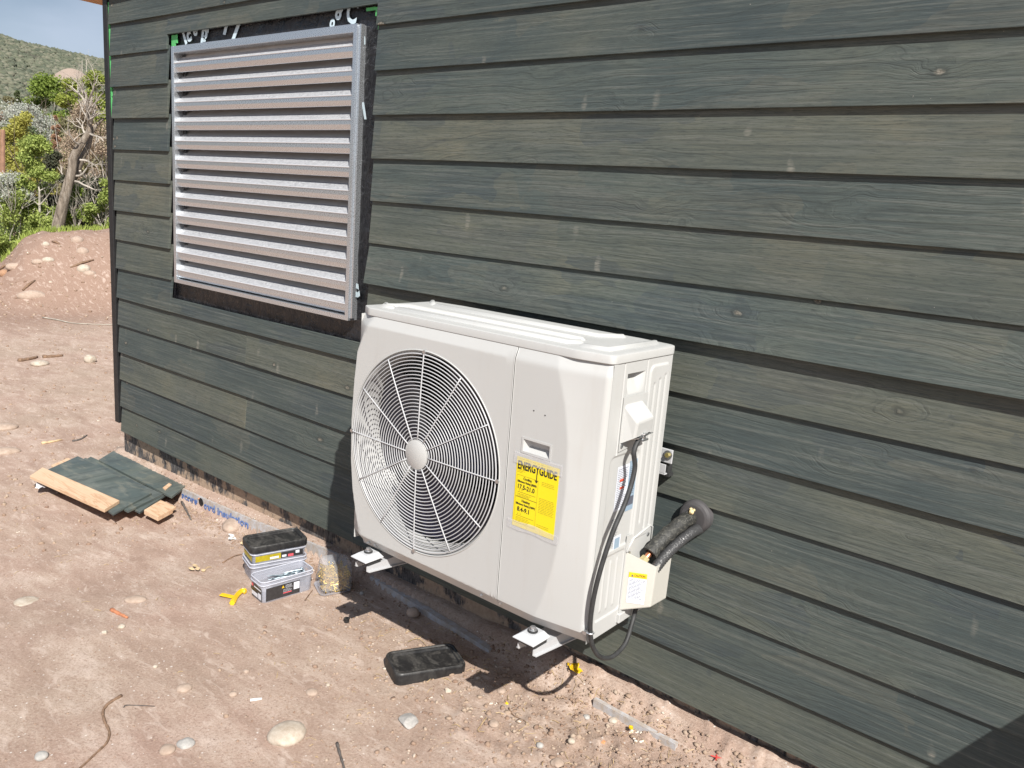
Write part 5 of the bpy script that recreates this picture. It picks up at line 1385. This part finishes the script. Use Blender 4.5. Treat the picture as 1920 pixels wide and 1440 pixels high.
# sticks and strips
def stick(name, label, cat, pix, rad_, mat, lift=0.004, seg=6, group=None, jag=0.002):
    pts = []
    for (px_, py_) in pix:
        q = at_z(px_, py_, -0.27)
        for _ in range(3): q = at_z(px_, py_, gh(q.x, q.y)+lift)
        pts.append(q)
    sp_ = smooth_path(pts, 4) if len(pts) > 2 else pts
    n_ = len(sp_); rads = [rad_*(1-0.5*i/n_)*(1+0.2*math.sin(i*2.3)) for i in range(n_)]
    return MB().tube(sp_, rads, seg).build(name, mat, None, smooth=True, label=label, category=cat, **({'group': group} if group else {}))
stick('twig', 'long forked crooked twig at the bottom left of the dirt', 'twig', [(228, 1304), (205, 1318), (193, 1333), (196, 1352), (205, 1372), (200, 1392), (180, 1412), (150, 1440), (110, 1475)], 0.0052, M['twig'], 0.003)
stick('twig', 'short prong beside the fork of the long crooked twig', 'twig', [(211, 1312), (198, 1322), (194, 1330)], 0.003, M['twig'], 0.004)
stick('twig', 'thin dark stem lying right of the long crooked twig', 'twig', [(232, 1326), (240, 1322), (290, 1324)], 0.0022, M['twig_grey'], 0.003)
stick('twig', 'dark grey stick leaving the bottom edge between the two pale rocks', 'twig', [(632, 1393), (637, 1412), (644, 1435), (650, 1460)], 0.0048, M['twig_grey'], 0.004)
stick('twig', 'curved brown root left of the stacked boxes', 'twig', [(417, 1055), (438, 1043), (455, 1038), (470, 1031)], 0.003, M['twig'], 0.004)
stick('twig', 'grey weathered splinter between the board pile and foam lettering', 'splinter', [(341, 941), (350, 958), (358, 974)], 0.0075, M['twig_grey'], 0.006)
stick('twig', 'short rusty stem leaning at the corner of the upturned container', 'twig', [(572, 1125), (580, 1114), (586, 1106)], 0.0028, M['twig'], 0.006)
stick('white_strip', 'small white plastic strip above the largest rounded stone', 'plastic strip', [(469, 1313), (491, 1310)], 0.005, M['white_plastic'], 0.004)
stick('shim', 'reddish brown wood shim on the left dirt', 'wood shim', [(209, 1143), (224, 1151), (239, 1158)], 0.0085, M['shim'], 0.004)
stick('pale_splinter', 'pale wood splinter left of the house corner', 'splinter', [(78, 831), (98, 828), (116, 824)], 0.010, M['pale_wood'], 0.006)
stick('twig', 'grey stick left of the house corner beside the pale splinter', 'twig', [(136, 827), (150, 824), (163, 816)], 0.008, M['twig_grey'], 0.004)
stick('twig', 'fine straw stem curving beside the loose black lid', 'straw', [(765, 1203), (785, 1197), (803, 1213)], 0.0012, M['straw'], 0.008)
stick('twig', 'curved red brown stem on the gravel by the small yellow scrap', 'twig', [(954, 1327), (962, 1340), (975, 1347), (985, 1352)], 0.0022, M['twig'], 0.005)
stick('twig', 'tan looped straw on the dirt at bottom centre', 'straw', [(912, 1345), (900, 1362), (896, 1370), (908, 1372)], 0.0016, M['straw'], 0.005)
stick('twig', 'long thin pale stick lying at the foot of the earth bank', 'twig', [(80, 595), (110, 600), (140, 606), (212, 609)], 0.008, M['bark_pale'], 0.01)
stick('twig', 'dark branch piece on the flat dirt beyond the house corner', 'twig', [(35, 676), (55, 673), (70, 669)], 0.02, M['twig'], 0.01)
stick('twig', 'dark branch piece right of its twin on the flat dirt', 'twig', [(80, 669), (100, 668), (118, 666)], 0.02, M['twig'], 0.01)

# rocks
def rock(px_, py_, w, hgt, flat, label, mat, seed, bury=0.35, angular=0.18, name='rock', cat='rock', group=None, sub=(I3, F3), elong=1.0, ang_=0.0):
    q = at_z(px_, py_, -0.26)
    for _ in range(4): q = at_z(px_, py_, float(ground_h(q.x, q.y, False))+w*flat*0.15)
    z = float(ground_h(q.x, q.y, True))
    V_, F_ = sub; r = np.random.default_rng(seed)
    n = V_.copy(); off = r.random(3)*50
    d = 1+angular*2*(fbm(n[:, 0]*1.5+off[0]+n[:, 2], n[:, 1]*1.5+off[1], 3, seed))
    if angular > 0.25:   # facet it
        for _ in range(7):
            a_ = r.normal(size=3); a_ /= np.linalg.norm(a_); k = 0.62+0.2*r.random(); pr = n@a_; cut = pr*d > k; d = np.where(cut, k/np.maximum(pr, 1e-3), d)
    co = n*d[:, None]*np.array([w/2*elong, w/2/elong, w/2*flat])
    c_, s_ = math.cos(ang_), math.sin(ang_); co = np.stack([co[:, 0]*c_-co[:, 1]*s_, co[:, 0]*s_+co[:, 1]*c_, co[:, 2]], -1)
    me = bpy.data.meshes.new(name); me.from_pydata(co.tolist(), [], F_.tolist()); me.materials.append(mat); me.update()
    tags = {'label': label, 'category': cat}
    if group: tags['group'] = group
    o = link(me, name, None, angular <= 0.25, **tags); o.location = (q.x, q.y, z+w/2*flat*(1-2*bury)); return o
rock(538, 1375, 0.112, 0, 0.42, 'largest pale rounded stone, set in the dirt at the bottom centre', M['stone_pale'], 1, 0.40, 0.10, elong=0.95)
rock(766, 1350, 0.072, 0, 0.35, 'flat angular light grey rock below the loose black lid', M['stone_grey'], 5, 0.32, 0.30)
rock(774, 1152, 0.052, 0, 0.80, 'brown rounded stone in the shade under the heat pump', M['stone_tan'], 3, 0.15, 0.12)
rock(438, 984, 0.135, 0, 0.45, 'flat tan stone against the blue lettered foam strip', M['stone_tan'], 4, 0.35, 0.10, elong=1.25, ang_=-0.9)
rock(254, 1122, 0.072, 0, 0.35, 'flat pinkish stone on the dirt above the reddish shim', M['stone_tan'], 6, 0.4, 0.14, elong=1.2, ang_=0.9)
rock(49, 1125, 0.090, 0, 0.14, 'flat pale stone flush with the dirt near the left edge', M['stone_pale'], 7, 0.45, 0.12)
rock(345, 1290, 0.048, 0, 0.5, 'rounded tan stone right of the thin dark stem', M['stone_tan'], 8, 0.35, 0.15)
rock(77, 1418, 0.036, 0, 0.6, 'small round grey pebble near the bottom left corner', M['stone_grey'], 9, 0.2, 0.12)
rock(314, 1407, 0.046, 0, 0.5, 'rounded tan stone in the pebble cluster at the bottom left', M['stone_tan'], 10, 0.35, 0.14)
rock(349, 1395, 0.050, 0, 0.35, 'grey green flat stone beside the rounded one in the bottom pebble cluster', M['stone_grey'], 11, 0.35, 0.20)
rock(291, 1248, 0.018, 0, 0.6, 'tiny white chip below the reddish shim', M['stone_pale'], 12, 0.2, 0.2)
rock(228, 1173, 0.028, 0, 0.6, 'small white and grey stone right under the reddish shim', M['stone_pale'], 13, 0.3, 0.2)
rock(197, 1184, 0.024, 0, 0.7, 'tiny white angular chip left under the reddish shim', M['stone_pale'], 14, 0.2, 0.3)
rock(585, 1297, 0.040, 0, 0.4, 'pinkish stone embedded in the dirt above the largest stone', M['stone_tan'], 15, 0.4, 0.15)
rock(615, 1285, 0.014, 0, 0.7, 'tiny white pebble right of the embedded pinkish stone', M['stone_pale'], 16, 0.2, 0.2)
rock(840, 1295, 0.026, 0, 0.7, 'white angular pebble right below the loose black lid', M['stone_pale'], 17, 0.2, 0.3)
rock(940, 1297, 0.030, 0, 0.6, 'tan pebble on the gravel below the right bracket arm', M['stone_tan'], 18, 0.3, 0.2)
rock(1012, 1399, 0.024, 0, 0.7, 'grey pebble on the gravel at the bottom centre, left of its pale twin', M['stone_grey'], 19, 0.25, 0.15)
rock(1071, 1395, 0.024, 0, 0.7, 'white round pebble on the gravel, right of the grey one', M['stone_pale'], 20, 0.2, 0.12)
rock(925, 1362, 0.034, 0, 0.5, 'pinkish stone among leaf crumbs at the bottom centre', M['stone_tan'], 22, 0.3, 0.2)
rock(1150, 1350, 0.030, 0, 0.6, 'pale stone beside the half buried grey foam strip', M['stone_pale'], 23, 0.3, 0.25)
rock(1100, 1345, 0.022, 0, 0.6, 'small bluish stone left of the half buried foam strip', M['stone_grey'], 24, 0.3, 0.25)
rock(1045, 1430, 0.040, 0, 0.5, 'dusty stone cut by the bottom edge of the picture', M['stone_tan'], 25, 0.3, 0.2)
rock(462, 1258, 0.020, 0, 0.6, 'small tan stone left of the white plastic strip', M['stone_tan'], 26, 0.3, 0.2)
rock(437, 1301, 0.026, 0, 0.6, 'brownish stone just above left of the white strip', M['stone_tan'], 27, 0.3, 0.2)
rock(678, 1113, 0.018, 0, 0.8, 'small round grey pebble in the shade by the upturned container', M['stone_grey'], 28, 0.2, 0.1)
rock(2, 801, 0.16, 0, 0.35, 'flat brown stone at the left edge on the far dirt', M['stone_tan'], 29, 0.35, 0.12, elong=1.3, ang_=1.2)
rock(5, 845, 0.15, 0, 0.35, 'second flat brown stone at the left edge, nearer the camera', M['stone_tan'], 30, 0.35, 0.12, elong=1.3, ang_=1.2)
rock(168, 676, 0.11, 0, 0.8, 'pale upright stone on the flat dirt left of the house corner', M['stone_pale'], 31, 0.2, 0.2)
rock(74, 682, 0.15, 0, 0.4, 'pale flat stone on the far flat dirt', M['stone_pale'], 32, 0.3, 0.15)
# on the bank
def bank_rock(px_, py_, D, w, label, mat, seed, el=1.0):
    # find where the ray meets the bank
    d = ray(px_, py_); best = None
    for s in np.arange(9.0, 17.0, 0.05):
        q = CAM+d*(s/math.hypot(d.x, d.y))
        if float(ground_h(q.x, q.y)) >= q.z: best = q; break
    if best is None: best = CAM+d*(D/math.hypot(d.x, d.y))
    V_, F_ = I3, F3; r = np.random.default_rng(seed); off = r.random(2)*50
    dd = 1+0.2*fbm(V_[:, 0]*1.5+off[0]+V_[:, 2], V_[:, 1]*1.5+off[1], 3, seed)
    w = w*0.85; co = V_*dd[:, None]*np.array([w/2*el, w/2, w/2*0.85])
    a_ = -math.radians(-68); c_, s_ = math.cos(a_), math.sin(a_); co = np.stack([co[:, 0]*c_-co[:, 1]*s_, co[:, 0]*s_+co[:, 1]*c_, co[:, 2]], -1)
    me = bpy.data.meshes.new('boulder'); me.from_pydata(co.tolist(), [], F_.tolist()); me.materials.append(mat); me.update()
    o = link(me, 'boulder', None, True, label=label, category='boulder', group='stones on the earth bank'); o.location = best
bank_rock(86, 459, 13, 0.12, 'white and dark stone high on the left of the earth bank', M['stone_pale'], 51)
bank_rock(145, 452, 13, 0.20, 'brown rounded boulder at the crest of the earth bank', M['stone_tan'], 52)
bank_rock(155, 473, 13, 0.20, 'tan round boulder just under the crest boulder', M['stone_tan'], 53)
bank_rock(157, 505, 13, 0.20, 'pale round boulder in the middle of the earth bank', M['stone_pale'], 54)
bank_rock(168, 514, 13, 0.14, 'tan stone touching the pale middle boulder', M['stone_tan'], 55, 1.4)
bank_rock(8, 513, 13, 0.16, 'orange brown stone at the left edge of the bank', M['stone_red'], 56)
bank_rock(72, 492, 13, 0.13, 'flat tan stone in the middle left of the bank', M['stone_tan'], 57, 1.5)
bank_rock(90, 488, 13, 0.12, 'pale stone right next to the flat tan one', M['stone_pale'], 58, 1.5)
bank_rock(27, 501, 13, 0.16, 'broad tan stone on the lower left of the bank', M['stone_tan'], 59, 1.6)
bank_rock(60, 556, 13, 0.22, 'broad flat stone at the foot of the bank', M['stone_tan'], 60, 1.8)
bank_rock(95, 531, 13, 0.08, 'small pale stone low on the bank', M['stone_pale'], 61)

def on_bank(px_, py_):
    d = ray(px_, py_)
    for s_ in np.arange(9.0, 17.0, 0.03):
        q_ = CAM+d*(s_/math.hypot(d.x, d.y))
        if float(ground_h(q_.x, q_.y)) >= q_.z: return q_+Vector((0, 0, 0.015))
    return q_
for pa_, pb_, lab in (((132, 504), (176, 489), 'dark stick lying above the pale boulder on the bank'), ((98, 455), (112, 460), 'short stick on the bank right of the white and dark stone'), ((43, 546), (66, 528), 'thin twig low on the left of the bank'), ((0, 508), (12, 499), 'thin twig at the left edge of the bank')):
    a_, b_ = on_bank(*pa_), on_bank(*pb_); MB().tube([a_, (a_+b_)/2+Vector((0, 0, 0.015)), b_], [0.014, 0.018, 0.010], 6).build('stick', M['twig'], None, smooth=True, label=lab, category='stick')
# coloured scraps
def scrap_bit(px_, py_, w, mat, label, seed, name='plastic_scrap'):
    q = ground_hit(px_, py_, w*0.2)
    r = np.random.default_rng(seed); V_ = I2*(1+0.9*(r.random((len(I2), 1))-0.5)); co = V_*np.array([w/2, w/2, w/3])
    me = bpy.data.meshes.new(name); me.from_pydata(co.tolist(), [], F2.tolist()); me.materials.append(mat); me.update()
    o = link(me, name, None, False, label=label, category='scrap'); o.location = q; return o
def torn(px_, py_, w, mat, label, seed):
    q = ground_hit(px_, py_, 0.012)
    n_ = 20; V = np.zeros((n_+1, 5, 3)); r = random.Random(seed)
    for i in range(n_+1):
        a_ = 2*math.pi*i/n_
        for j in range(5):
            rr_ = w/2*j/4*(1+0.35*math.sin(a_*2+seed)+0.18*math.sin(a_*5))
            x_, y_ = rr_*math.cos(a_)*1.2, rr_*math.sin(a_)*0.9
            V[i, j] = (q.x+x_, q.y+y_, q.z+0.010+w*0.45*float(fbm(x_*42/(w*16)*1.2+seed, y_*42/(w*16)*1.2, 2, seed))-0.004*j*0)
    b = grid_mesh(V); o = b.build('plastic_scrap', mat, None, smooth=True, label=label, category='scrap')
    so = o.modifiers.new('solid', 'SOLIDIFY'); so.thickness = 0.0015; return o
torn(1077, 1262, 0.050, M['yellow_plastic'], 'crumpled yellow scrap on the bank below the heat pump cable', 3)
scrap_bit(950, 1320, 0.011, M['yellow_plastic'], 'tiny yellow scrap on the gravel left of the curved stem', 2)
torn(1182, 1376, 0.016, M['yellow_plastic'], 'small yellow orange scrap beside the half buried foam strip', 4)
scrap_bit(376, 936, 0.022, M['orange_bit'], 'small orange scrap against the blue lettered foam strip', 5)
scrap_bit(1130, 1393, 0.014, M['orange_bit'], 'tiny orange brown chip on the gravel at the bottom', 6)
# red three-armed scrap
q = ground_hit(1343, 1423, 0.006); mb = MB()
for a_ in (0.3, 2.0, 3.6, 5.0): mb.tube([q, q+Vector((math.cos(a_), math.sin(a_), 0.1))*0.018], [0.003, 0.0015], 6)
mb.build('red_scrap', M['red_bit'], None, label='small red plastic star shaped scrap by the foundation at the bottom right', category='scrap')
# pale chips left of boxes
for i, (px_, py_, lab) in enumerate([(430, 1008, 'white torn paint chips between the tan stone and the boxes'), (462, 1022, 'pale flat chip at the left foot of the boxes'), (367, 1068, 'pale yellow torn scrap on the dirt left of the boxes')]):
    q = at_z(px_, py_, -0.27); q = at_z(px_, py_, gh(q.x, q.y)+0.003); r = random.Random(i)
    mb = MB()
    for k in range(5):
        c0 = q+Vector((r.uniform(-.035, .035), r.uniform(-.02, .02), 0.002+0.002*k)); a_ = r.uniform(0, 3)
        n_ = 6; mb.prism([c0+Vector((math.cos(a_+j*1.05)*r.uniform(.006, .022), math.sin(a_+j*1.05)*r.uniform(.004, .012), 0.002*math.sin(j))) for j in range(n_)], (0, 0, 0.0015))
    mb.build('wood_chips', M['white_plastic'] if i == 0 else M['pale_wood'], None, label=lab, category='chips')

# ------------------------------------------------------------------ vegetation
def leaf_mesh(centers, sizes, n_leaf, lsize, seed, aspect=0.6, shell=0.35):
    r = np.random.default_rng(seed); w = np.array(sizes)**2; w = w/w.sum()
    idx = r.choice(len(centers), n_leaf, p=w); c_ = np.array(centers)[idx]; s_ = np.array(sizes)[idx]
    d = r.normal(size=(n_leaf, 3)); d /= np.linalg.norm(d, axis=1)[:, None]
    rad_ = s_*(shell+(1-shell)*r.random(n_leaf))**0.8*(0.75+0.5*r.random(n_leaf))
    pos = c_+d*rad_[:, None]*np.array([1, 1, 0.85])
    a1 = r.normal(size=(n_leaf, 3)); a1 /= np.linalg.norm(a1, axis=1)[:, None]
    a2 = np.cross(a1, r.normal(size=(n_leaf, 3))); a2 /= np.linalg.norm(a2, axis=1)[:, None]
    L = (lsize*(0.6+0.8*r.random(n_leaf)))[:, None]
    a3 = np.cross(a1, a2)
    v = np.stack([pos-a1*L, pos+a2*L*aspect+a3*L*0.15, pos+a1*L, pos-a2*L*aspect+a3*L*0.15], 1).reshape(-1, 3)
    f = np.arange(n_leaf*4).reshape(-1, 4); return v, f
def quads_obj(v, f, name, mat, parent):
    off = np.array(wloc(parent)); me = bpy.data.meshes.new(name)
    v = v-off; me.vertices.add(len(v)); me.vertices.foreach_set('co', v.ravel()); me.loops.add(f.size); me.loops.foreach_set('vertex_index', f.ravel())
    me.polygons.add(len(f)); me.polygons.foreach_set('loop_start', np.arange(0, f.size, 4)); me.polygons.foreach_set('loop_total', np.full(len(f), 4))
    me.materials.append(mat); me.update(calc_edges=True); return link(me, name, parent)
def branch(mb, p0, d, length, r0, depth, rnd, spread=0.55, up=0.12, nseg=5, tips=None, kids=(3, 4), wig=0.12):
    pts = [p0]; d = d.normalized(); cur = p0; rads = [r0]
    for i in range(nseg):
        d = (d+Vector((rnd.gauss(0, wig), rnd.gauss(0, wig), rnd.gauss(0, wig)+up*0.3))).normalized()
        cur = cur+d*length/nseg; pts.append(cur); rads.append(r0*(1-0.62*(i+1)/nseg))
    mb.tube(pts, rads, 5 if depth < 2 else 7)
    if depth > 0:
        for k in range(rnd.randint(*kids)):
            i = rnd.randint(2, nseg); a_ = rnd.uniform(0, 6.28); perp = d.cross(Vector((math.cos(a_), math.sin(a_), 0.3))).normalized()
            branch(mb, pts[i], d*(1-spread)+perp*spread+Vector((0, 0, up)), length*rnd.uniform(0.5, 0.72), rads[i]*0.6, depth-1, rnd, spread, up, nseg, tips, kids, wig)
    elif tips is not None: tips.append(cur)
    return pts
Kpx = 1/F_PX
def tree(name, label, cat, px0, px1, py_top, py_bot, D, leafm, barkm, n_leaf, lsize, seed, nblob=26, trunk=True, cone=False, group='trees and shrubs beyond the bank', gap=0.35, openness=0.3, fill=(0.1, 1.0)):
    n_leaf = int(n_leaf*3.0); lsize *= 0.44
    rnd = random.Random(seed); cx_ = (px0+px1)/2
    top = at_d(cx_, py_top, D); bot = at_d(cx_, py_bot, D); H = top.z-bot.z
    half = (px1-px0)/2*Kpx*D*1.03/0.93
    root = thing(name, label, cat, (bot.x, bot.y, bot.z), group)
    mb = MB(); tips = []
    tr = max(0.02, H*0.016)
    if trunk:
        tpts = [Vector((bot.x+rnd.uniform(-.05, .05)*half*i, bot.y, bot.z+H*0.75*i/5)) for i in range(6)]
        mb.tube(tpts, [tr*(1-0.15*i) for i in range(6)], 7)
        for k in range(7):
            a_ = rnd.uniform(0, 6.28); p_ = tpts[rnd.randint(1, 5)]
            branch(mb, p_, Vector((math.cos(a_), math.sin(a_), 0.8)), half*0.9, tr*0.45, 1, rnd, 0.5, 0.2, 4)
    else:
        for k in range(8):
            a_ = rnd.uniform(0, 6.28); branch(mb, Vector((bot.x, bot.y, bot.z)), Vector((math.cos(a_)*0.7, math.sin(a_)*0.7, 1)), H*0.7, tr*0.6, 1, rnd, 0.4, 0.2, 4)
    mb.build('trunk', barkm, root)
    cs, ss = [], []
    for k in range(nblob):
        t_ = fill[0]+(fill[1]-fill[0])*rnd.random()
        wz = (1-t_)*0.95+0.06 if cone else math.sin(min(1, (t_*0.85+0.15))*math.pi)**0.6
        a_ = rnd.uniform(0, 6.28); rr_ = half*wz*math.sqrt(rnd.random())*0.85
        s = half*(0.16+0.22*rnd.random())*(0.6 if cone else 1)
        z = bot.z+H*t_; z = min(z, top.z-s*0.7)
        cs.append((bot.x+rr_*math.cos(a_), bot.y+rr_*math.sin(a_), z)); ss.append(s)
    v, f = leaf_mesh(cs, ss, n_leaf, lsize, seed, shell=openness); quads_obj(v, f, 'crown', leafm, root)
    return root
LM = dict(
 cotton=leaf_mat('leaf_cottonwood', (0.178, 0.253, 0.053), (0.310, 0.398, 0.085)),
 cotton2=leaf_mat('leaf_cottonwood_yellow', (0.268, 0.323, 0.069), (0.440, 0.493, 0.108)),
 young=leaf_mat('leaf_young', (0.260, 0.339, 0.087), (0.494, 0.564, 0.168)),
 yellow=leaf_mat('leaf_yellow', (0.384, 0.369, 0.086), (0.481, 0.468, 0.127)),
 blossom=leaf_mat('blossom', (0.429, 0.464, 0.376), (0.640, 0.640, 0.602)),
 conifer=leaf_mat('needle', (0.085, 0.120, 0.052), (0.156, 0.190, 0.083), 0.1),
 juniper=leaf_mat('needle_dark', (0.047, 0.056, 0.034), (0.114, 0.114, 0.071), 0.1),
 red=leaf_mat('leaf_russet', (0.339, 0.208, 0.130), (0.542, 0.343, 0.229)),
 olive=leaf_mat('leaf_olive', (0.176, 0.174, 0.091), (0.350, 0.316, 0.174)),
 greybr=leaf_mat('twiggy_grey', (0.266, 0.213, 0.151), (0.491, 0.383, 0.282), 0.1),
 grass=leaf_mat('grass_blade', (0.250, 0.338, 0.071), (0.474, 0.561, 0.136)))
B = M['bark']
tree('cottonwood_tree', 'broad bright green cottonwood under the hillside', 'tree', 62, 150, 140, 330, 78, LM['cotton'], B, 9000, 0.22, 1, 34)
tree('cottonwood_tree', 'yellow green cottonwood directly beside the house corner', 'tree', 138, 225, 136, 330, 84, LM['cotton2'], B, 9000, 0.22, 2, 34)
tree('cottonwood_tree', 'lower yellowish tree between the two cottonwoods', 'tree', 112, 170, 150, 320, 70, LM['cotton2'], B, 5000, 0.20, 3, 22)
tree('conifer_tree', 'small dark conifer at the left under the hillside', 'tree', 26, 58, 164, 320, 74, LM['conifer'], B, 5000, 0.15, 4, 30, cone=True)
tree('shrub', 'pale green rounded shrub at the left edge under the hill', 'shrub', 6, 36, 183, 300, 66, LM['olive'], B, 3000, 0.15, 5, 14, trunk=False)
tree('olive_tree', 'grey green tree at the far left edge behind the blossoms', 'tree', -40, 14, 195, 340, 56, LM['greybr'], B, 3500, 0.16, 6, 20)
tree('blossom_tree', 'tree covered in white blossom behind the yellow shrub', 'blossom tree', 8, 104, 198, 330, 40, LM['blossom'], B, 6500, 0.085, 7, 40, fill=(0.35, 1.0))
tree('shrub', 'dark green thicket behind the dead tree', 'shrub', 96, 215, 222, 430, 34, LM['olive'], B, 10000, 0.11, 8, 44, trunk=False, fill=(0.0, 1.0))
tree('shrub', 'dull green thicket behind the blossom tree', 'shrub', -30, 120, 235, 430, 36, LM['conifer'], B, 10000, 0.11, 18, 44, trunk=False, fill=(0.0, 1.0))
tree('shrub', 'yellow green spring shrub in front of the white blossom', 'shrub', 12, 92, 210, 380, 30, LM['yellow'], B, 8500, 0.085, 9, 40, trunk=False, fill=(0.1, 1.0))
tree('shrub', 'russet half dead conifer between the yellow shrub and dead tree', 'shrub', 94, 122, 216, 300, 29, LM['red'], B, 3000, 0.07, 10, 22, cone=True)
tree('juniper', 'dark juniper left of the dead trunk', 'juniper', 84, 138, 285, 440, 22, LM['juniper'], B, 7000, 0.065, 11, 34, trunk=False, fill=(0.0, 1.0))
tree('shrub', 'grey brown leafless brush behind the dead trunk', 'shrub', 120, 214, 190, 430, 24, LM['greybr'], M['dead_twig'], 3800, 0.05, 12, 34, trunk=False, fill=(0.0, 1.0))
tree('young_tree', 'young light green tree with slim white trunk', 'tree', 40, 112, 255, 440, 17.5, LM['young'], M['bark_pale'], 5200, 0.050, 13, 46, openness=0.1, fill=(0.08, 1.0))
tree('shrub', 'leafy light green bush along the left edge', 'shrub', -25, 70, 330, 490, 17.6, LM['young'], M['bark_pale'], 6000, 0.045, 14, 40, trunk=False, fill=(0.0, 1.0))
tree('blossom_bush', 'bush with cream blossom clusters at the left edge', 'blossom bush', -12, 52, 318, 420, 17.4, LM['blossom'], M['bark_pale'], 900, 0.045, 15, 16, trunk=False, fill=(0.3, 1.0))
tree('shrub', 'dark tangled brush at the foot of the dead trunk', 'shrub', 128, 214, 335, 440, 18, LM['juniper'], M['dead_twig'], 4800, 0.05, 16, 24, trunk=False, fill=(0.0, 0.9))
tree('shrub', 'olive bush in front of the dead trunk foot', 'shrub', 118, 168, 345, 432, 16.8, LM['cotton'], M['dead_twig'], 2200, 0.040, 17, 18, trunk=False, fill=(0.0, 1.0))
tree('shrub', 'fresh green bush against the house corner', 'shrub', 165, 225, 335, 430, 16.6, LM['young'], M['dead_twig'], 2600, 0.042, 19, 20, trunk=False, fill=(0.0, 1.0))
# dead leaning tree
dt = thing('dead_tree', 'tall leaning dead tree with bare grey branches', 'tree', tuple(at_d(108, 432, 16.5)), 'trees and shrubs beyond the bank')
D_ = 16.5
tp_ = [at_d(*q, D_) for q in ((106, 436), (113, 405), (120, 375), (128, 345), (135, 318), (138, 295), (150, 272), (162, 255), (168, 240), (166, 215), (163, 195), (160, 172))]
mb = MB(); mb.tube(smooth_path(tp_, 3), list(np.linspace(0.105, 0.022, 34)), 10)
tp2 = [at_d(*q, D_+0.15) for q in ((128, 350), (142, 325), (152, 300), (166, 272), (171, 250), (180, 235), (195, 222))]
mb.tube(smooth_path(tp2, 3), list(np.linspace(0.07, 0.02, 19)), 8)
mb.build('trunk', M['dead_bark'], dt, smooth=True)
rnd = random.Random(5); mb = MB()
for (q, tgt, ln) in [((163, 200), (150, 150), .62), ((163, 195), (168, 145), .62), ((160, 180), (135, 150), .5), ((166, 215), (190, 175), .6), ((165, 225), (195, 200), .6), ((150, 272), (122, 262), .5), ((168, 240), (140, 205), .7), ((168, 236), (198, 205), .5), ((150, 300), (185, 300), .6), ((142, 330), (190, 335), .7), ((150, 320), (170, 360), .5), ((140, 340), (185, 350), .7), ((166, 250), (192, 260), .5), ((164, 205), (158, 150), .7), ((163, 215), (180, 160), .7), ((168, 240), (185, 190), .8), ((160, 190), (143, 165), .5), ((162, 255), (150, 225), .5)]:
    a_ = at_d(*q, D_); b_ = at_d(*tgt, D_+rnd.uniform(-.5, .5)); branch(mb, a_, b_-a_, (b_-a_).length*1.05, 0.020, 2, rnd, 0.45, 0.10, 6, None, (3, 4), 0.22)
mb.build('branches', M['dead_twig'], dt)
# pole at left edge and two slim poles on the hill
def pole(name, label, px_, y0, y1, D, r_, mat, dx=0):
    a_, b_ = at_d(px_, y1, D), at_d(px_+dx, y0, D); return MB().tube([a_, b_], [r_, r_*0.85], 8).build(name, mat, None, label=label, category='pole')
pole('wooden_post', 'reddish weathered post at the left edge among the shrubs', 5, 243, 352, 21, 0.055, M['pole_wood'])
pole('utility_pole', 'left one of two slim poles on the bare hill patch', 154, 113, 136, 130, 0.055, M['bark_pale'])
pole('utility_pole', 'right one of two slim poles on the bare hill patch', 162, 112, 136, 132, 0.055, M['bark_pale'])
# bare cut patch on the hill foot
V = np.zeros((14, 6, 3))
for i in range(14):
    for j in range(6):
        px_ = 100+70*i/13; py_ = 152-(24*math.sin(math.pi*min(1, i/13*0.8+0.15))*j/5); q = at_d(px_, py_, 126+7*j); V[i, j] = q[:]
grid_mesh(V).build('bare_slope', M['stone_tan'], None, smooth=True, kind='structure')
# grass strip behind the bank
gpos = []
r = np.random.default_rng(3); n_ = 9000
azs = np.radians(r.uniform(-76, -60, n_)); rs = r.uniform(14.2, 17.5, n_)
x = CAM.x+np.sin(azs)*rs; y = CAM.y+np.cos(azs)*rs; z = ground_h(x, y, True)
L = 0.03+0.07*r.random(n_); a_ = r.random(n_)*6.28; w_ = 0.008
dx, dy = np.cos(a_)*w_, np.sin(a_)*w_; tx_, ty_ = r.normal(0, 0.03, n_), r.normal(0, 0.03, n_)
v = np.stack([np.stack([x-dx, y-dy, z-0.02], -1), np.stack([x+dx, y+dy, z-0.02], -1), np.stack([x+tx_+dx*0.3, y+ty_+dy*0.3, z+L], -1), np.stack([x+tx_-dx*0.3, y+ty_-dy*0.3, z+L], -1)], 1).reshape(-1, 3)
grs = quads_obj(v, np.arange(n_*4).reshape(-1, 4), 'grass', LM['grass'], None) if False else None
me = bpy.data.meshes.new('grass'); f = np.arange(n_*4).reshape(-1, 4)
me.vertices.add(len(v)); me.vertices.foreach_set('co', v.ravel()); me.loops.add(f.size); me.loops.foreach_set('vertex_index', f.ravel())
me.polygons.add(len(f)); me.polygons.foreach_set('loop_start', np.arange(0, f.size, 4)); me.polygons.foreach_set('loop_total', np.full(len(f), 4)); me.materials.append(LM['grass']); me.update(calc_edges=True)
link(me, 'grass', None, kind='stuff')

# unseen plank outside the frame, added to cast the lower right corner shadow
lb = thing('shadow_plank', 'unseen plank added outside the right edge to cast the corner shadow', 'plank', (1.75, -0.75, -0.22))
g0, g1 = Vector((1.72, -0.74, -0.235)), Vector((2.44, -0.012, 1.13))
dl = (g1-g0).normalized(); wv = Vector((0.82, -0.45, 0)); wv = (wv-dl*wv.dot(dl)).normalized()*0.075; nv = dl.cross(wv).normalized()*0.019
MB().hexa([g0-wv-nv, g0+wv-nv, g0+wv+nv, g0-wv+nv, g1-wv-nv, g1+wv-nv, g1+wv+nv, g1-wv+nv]).build('board', M['pine'], lb, bevel=0.002)
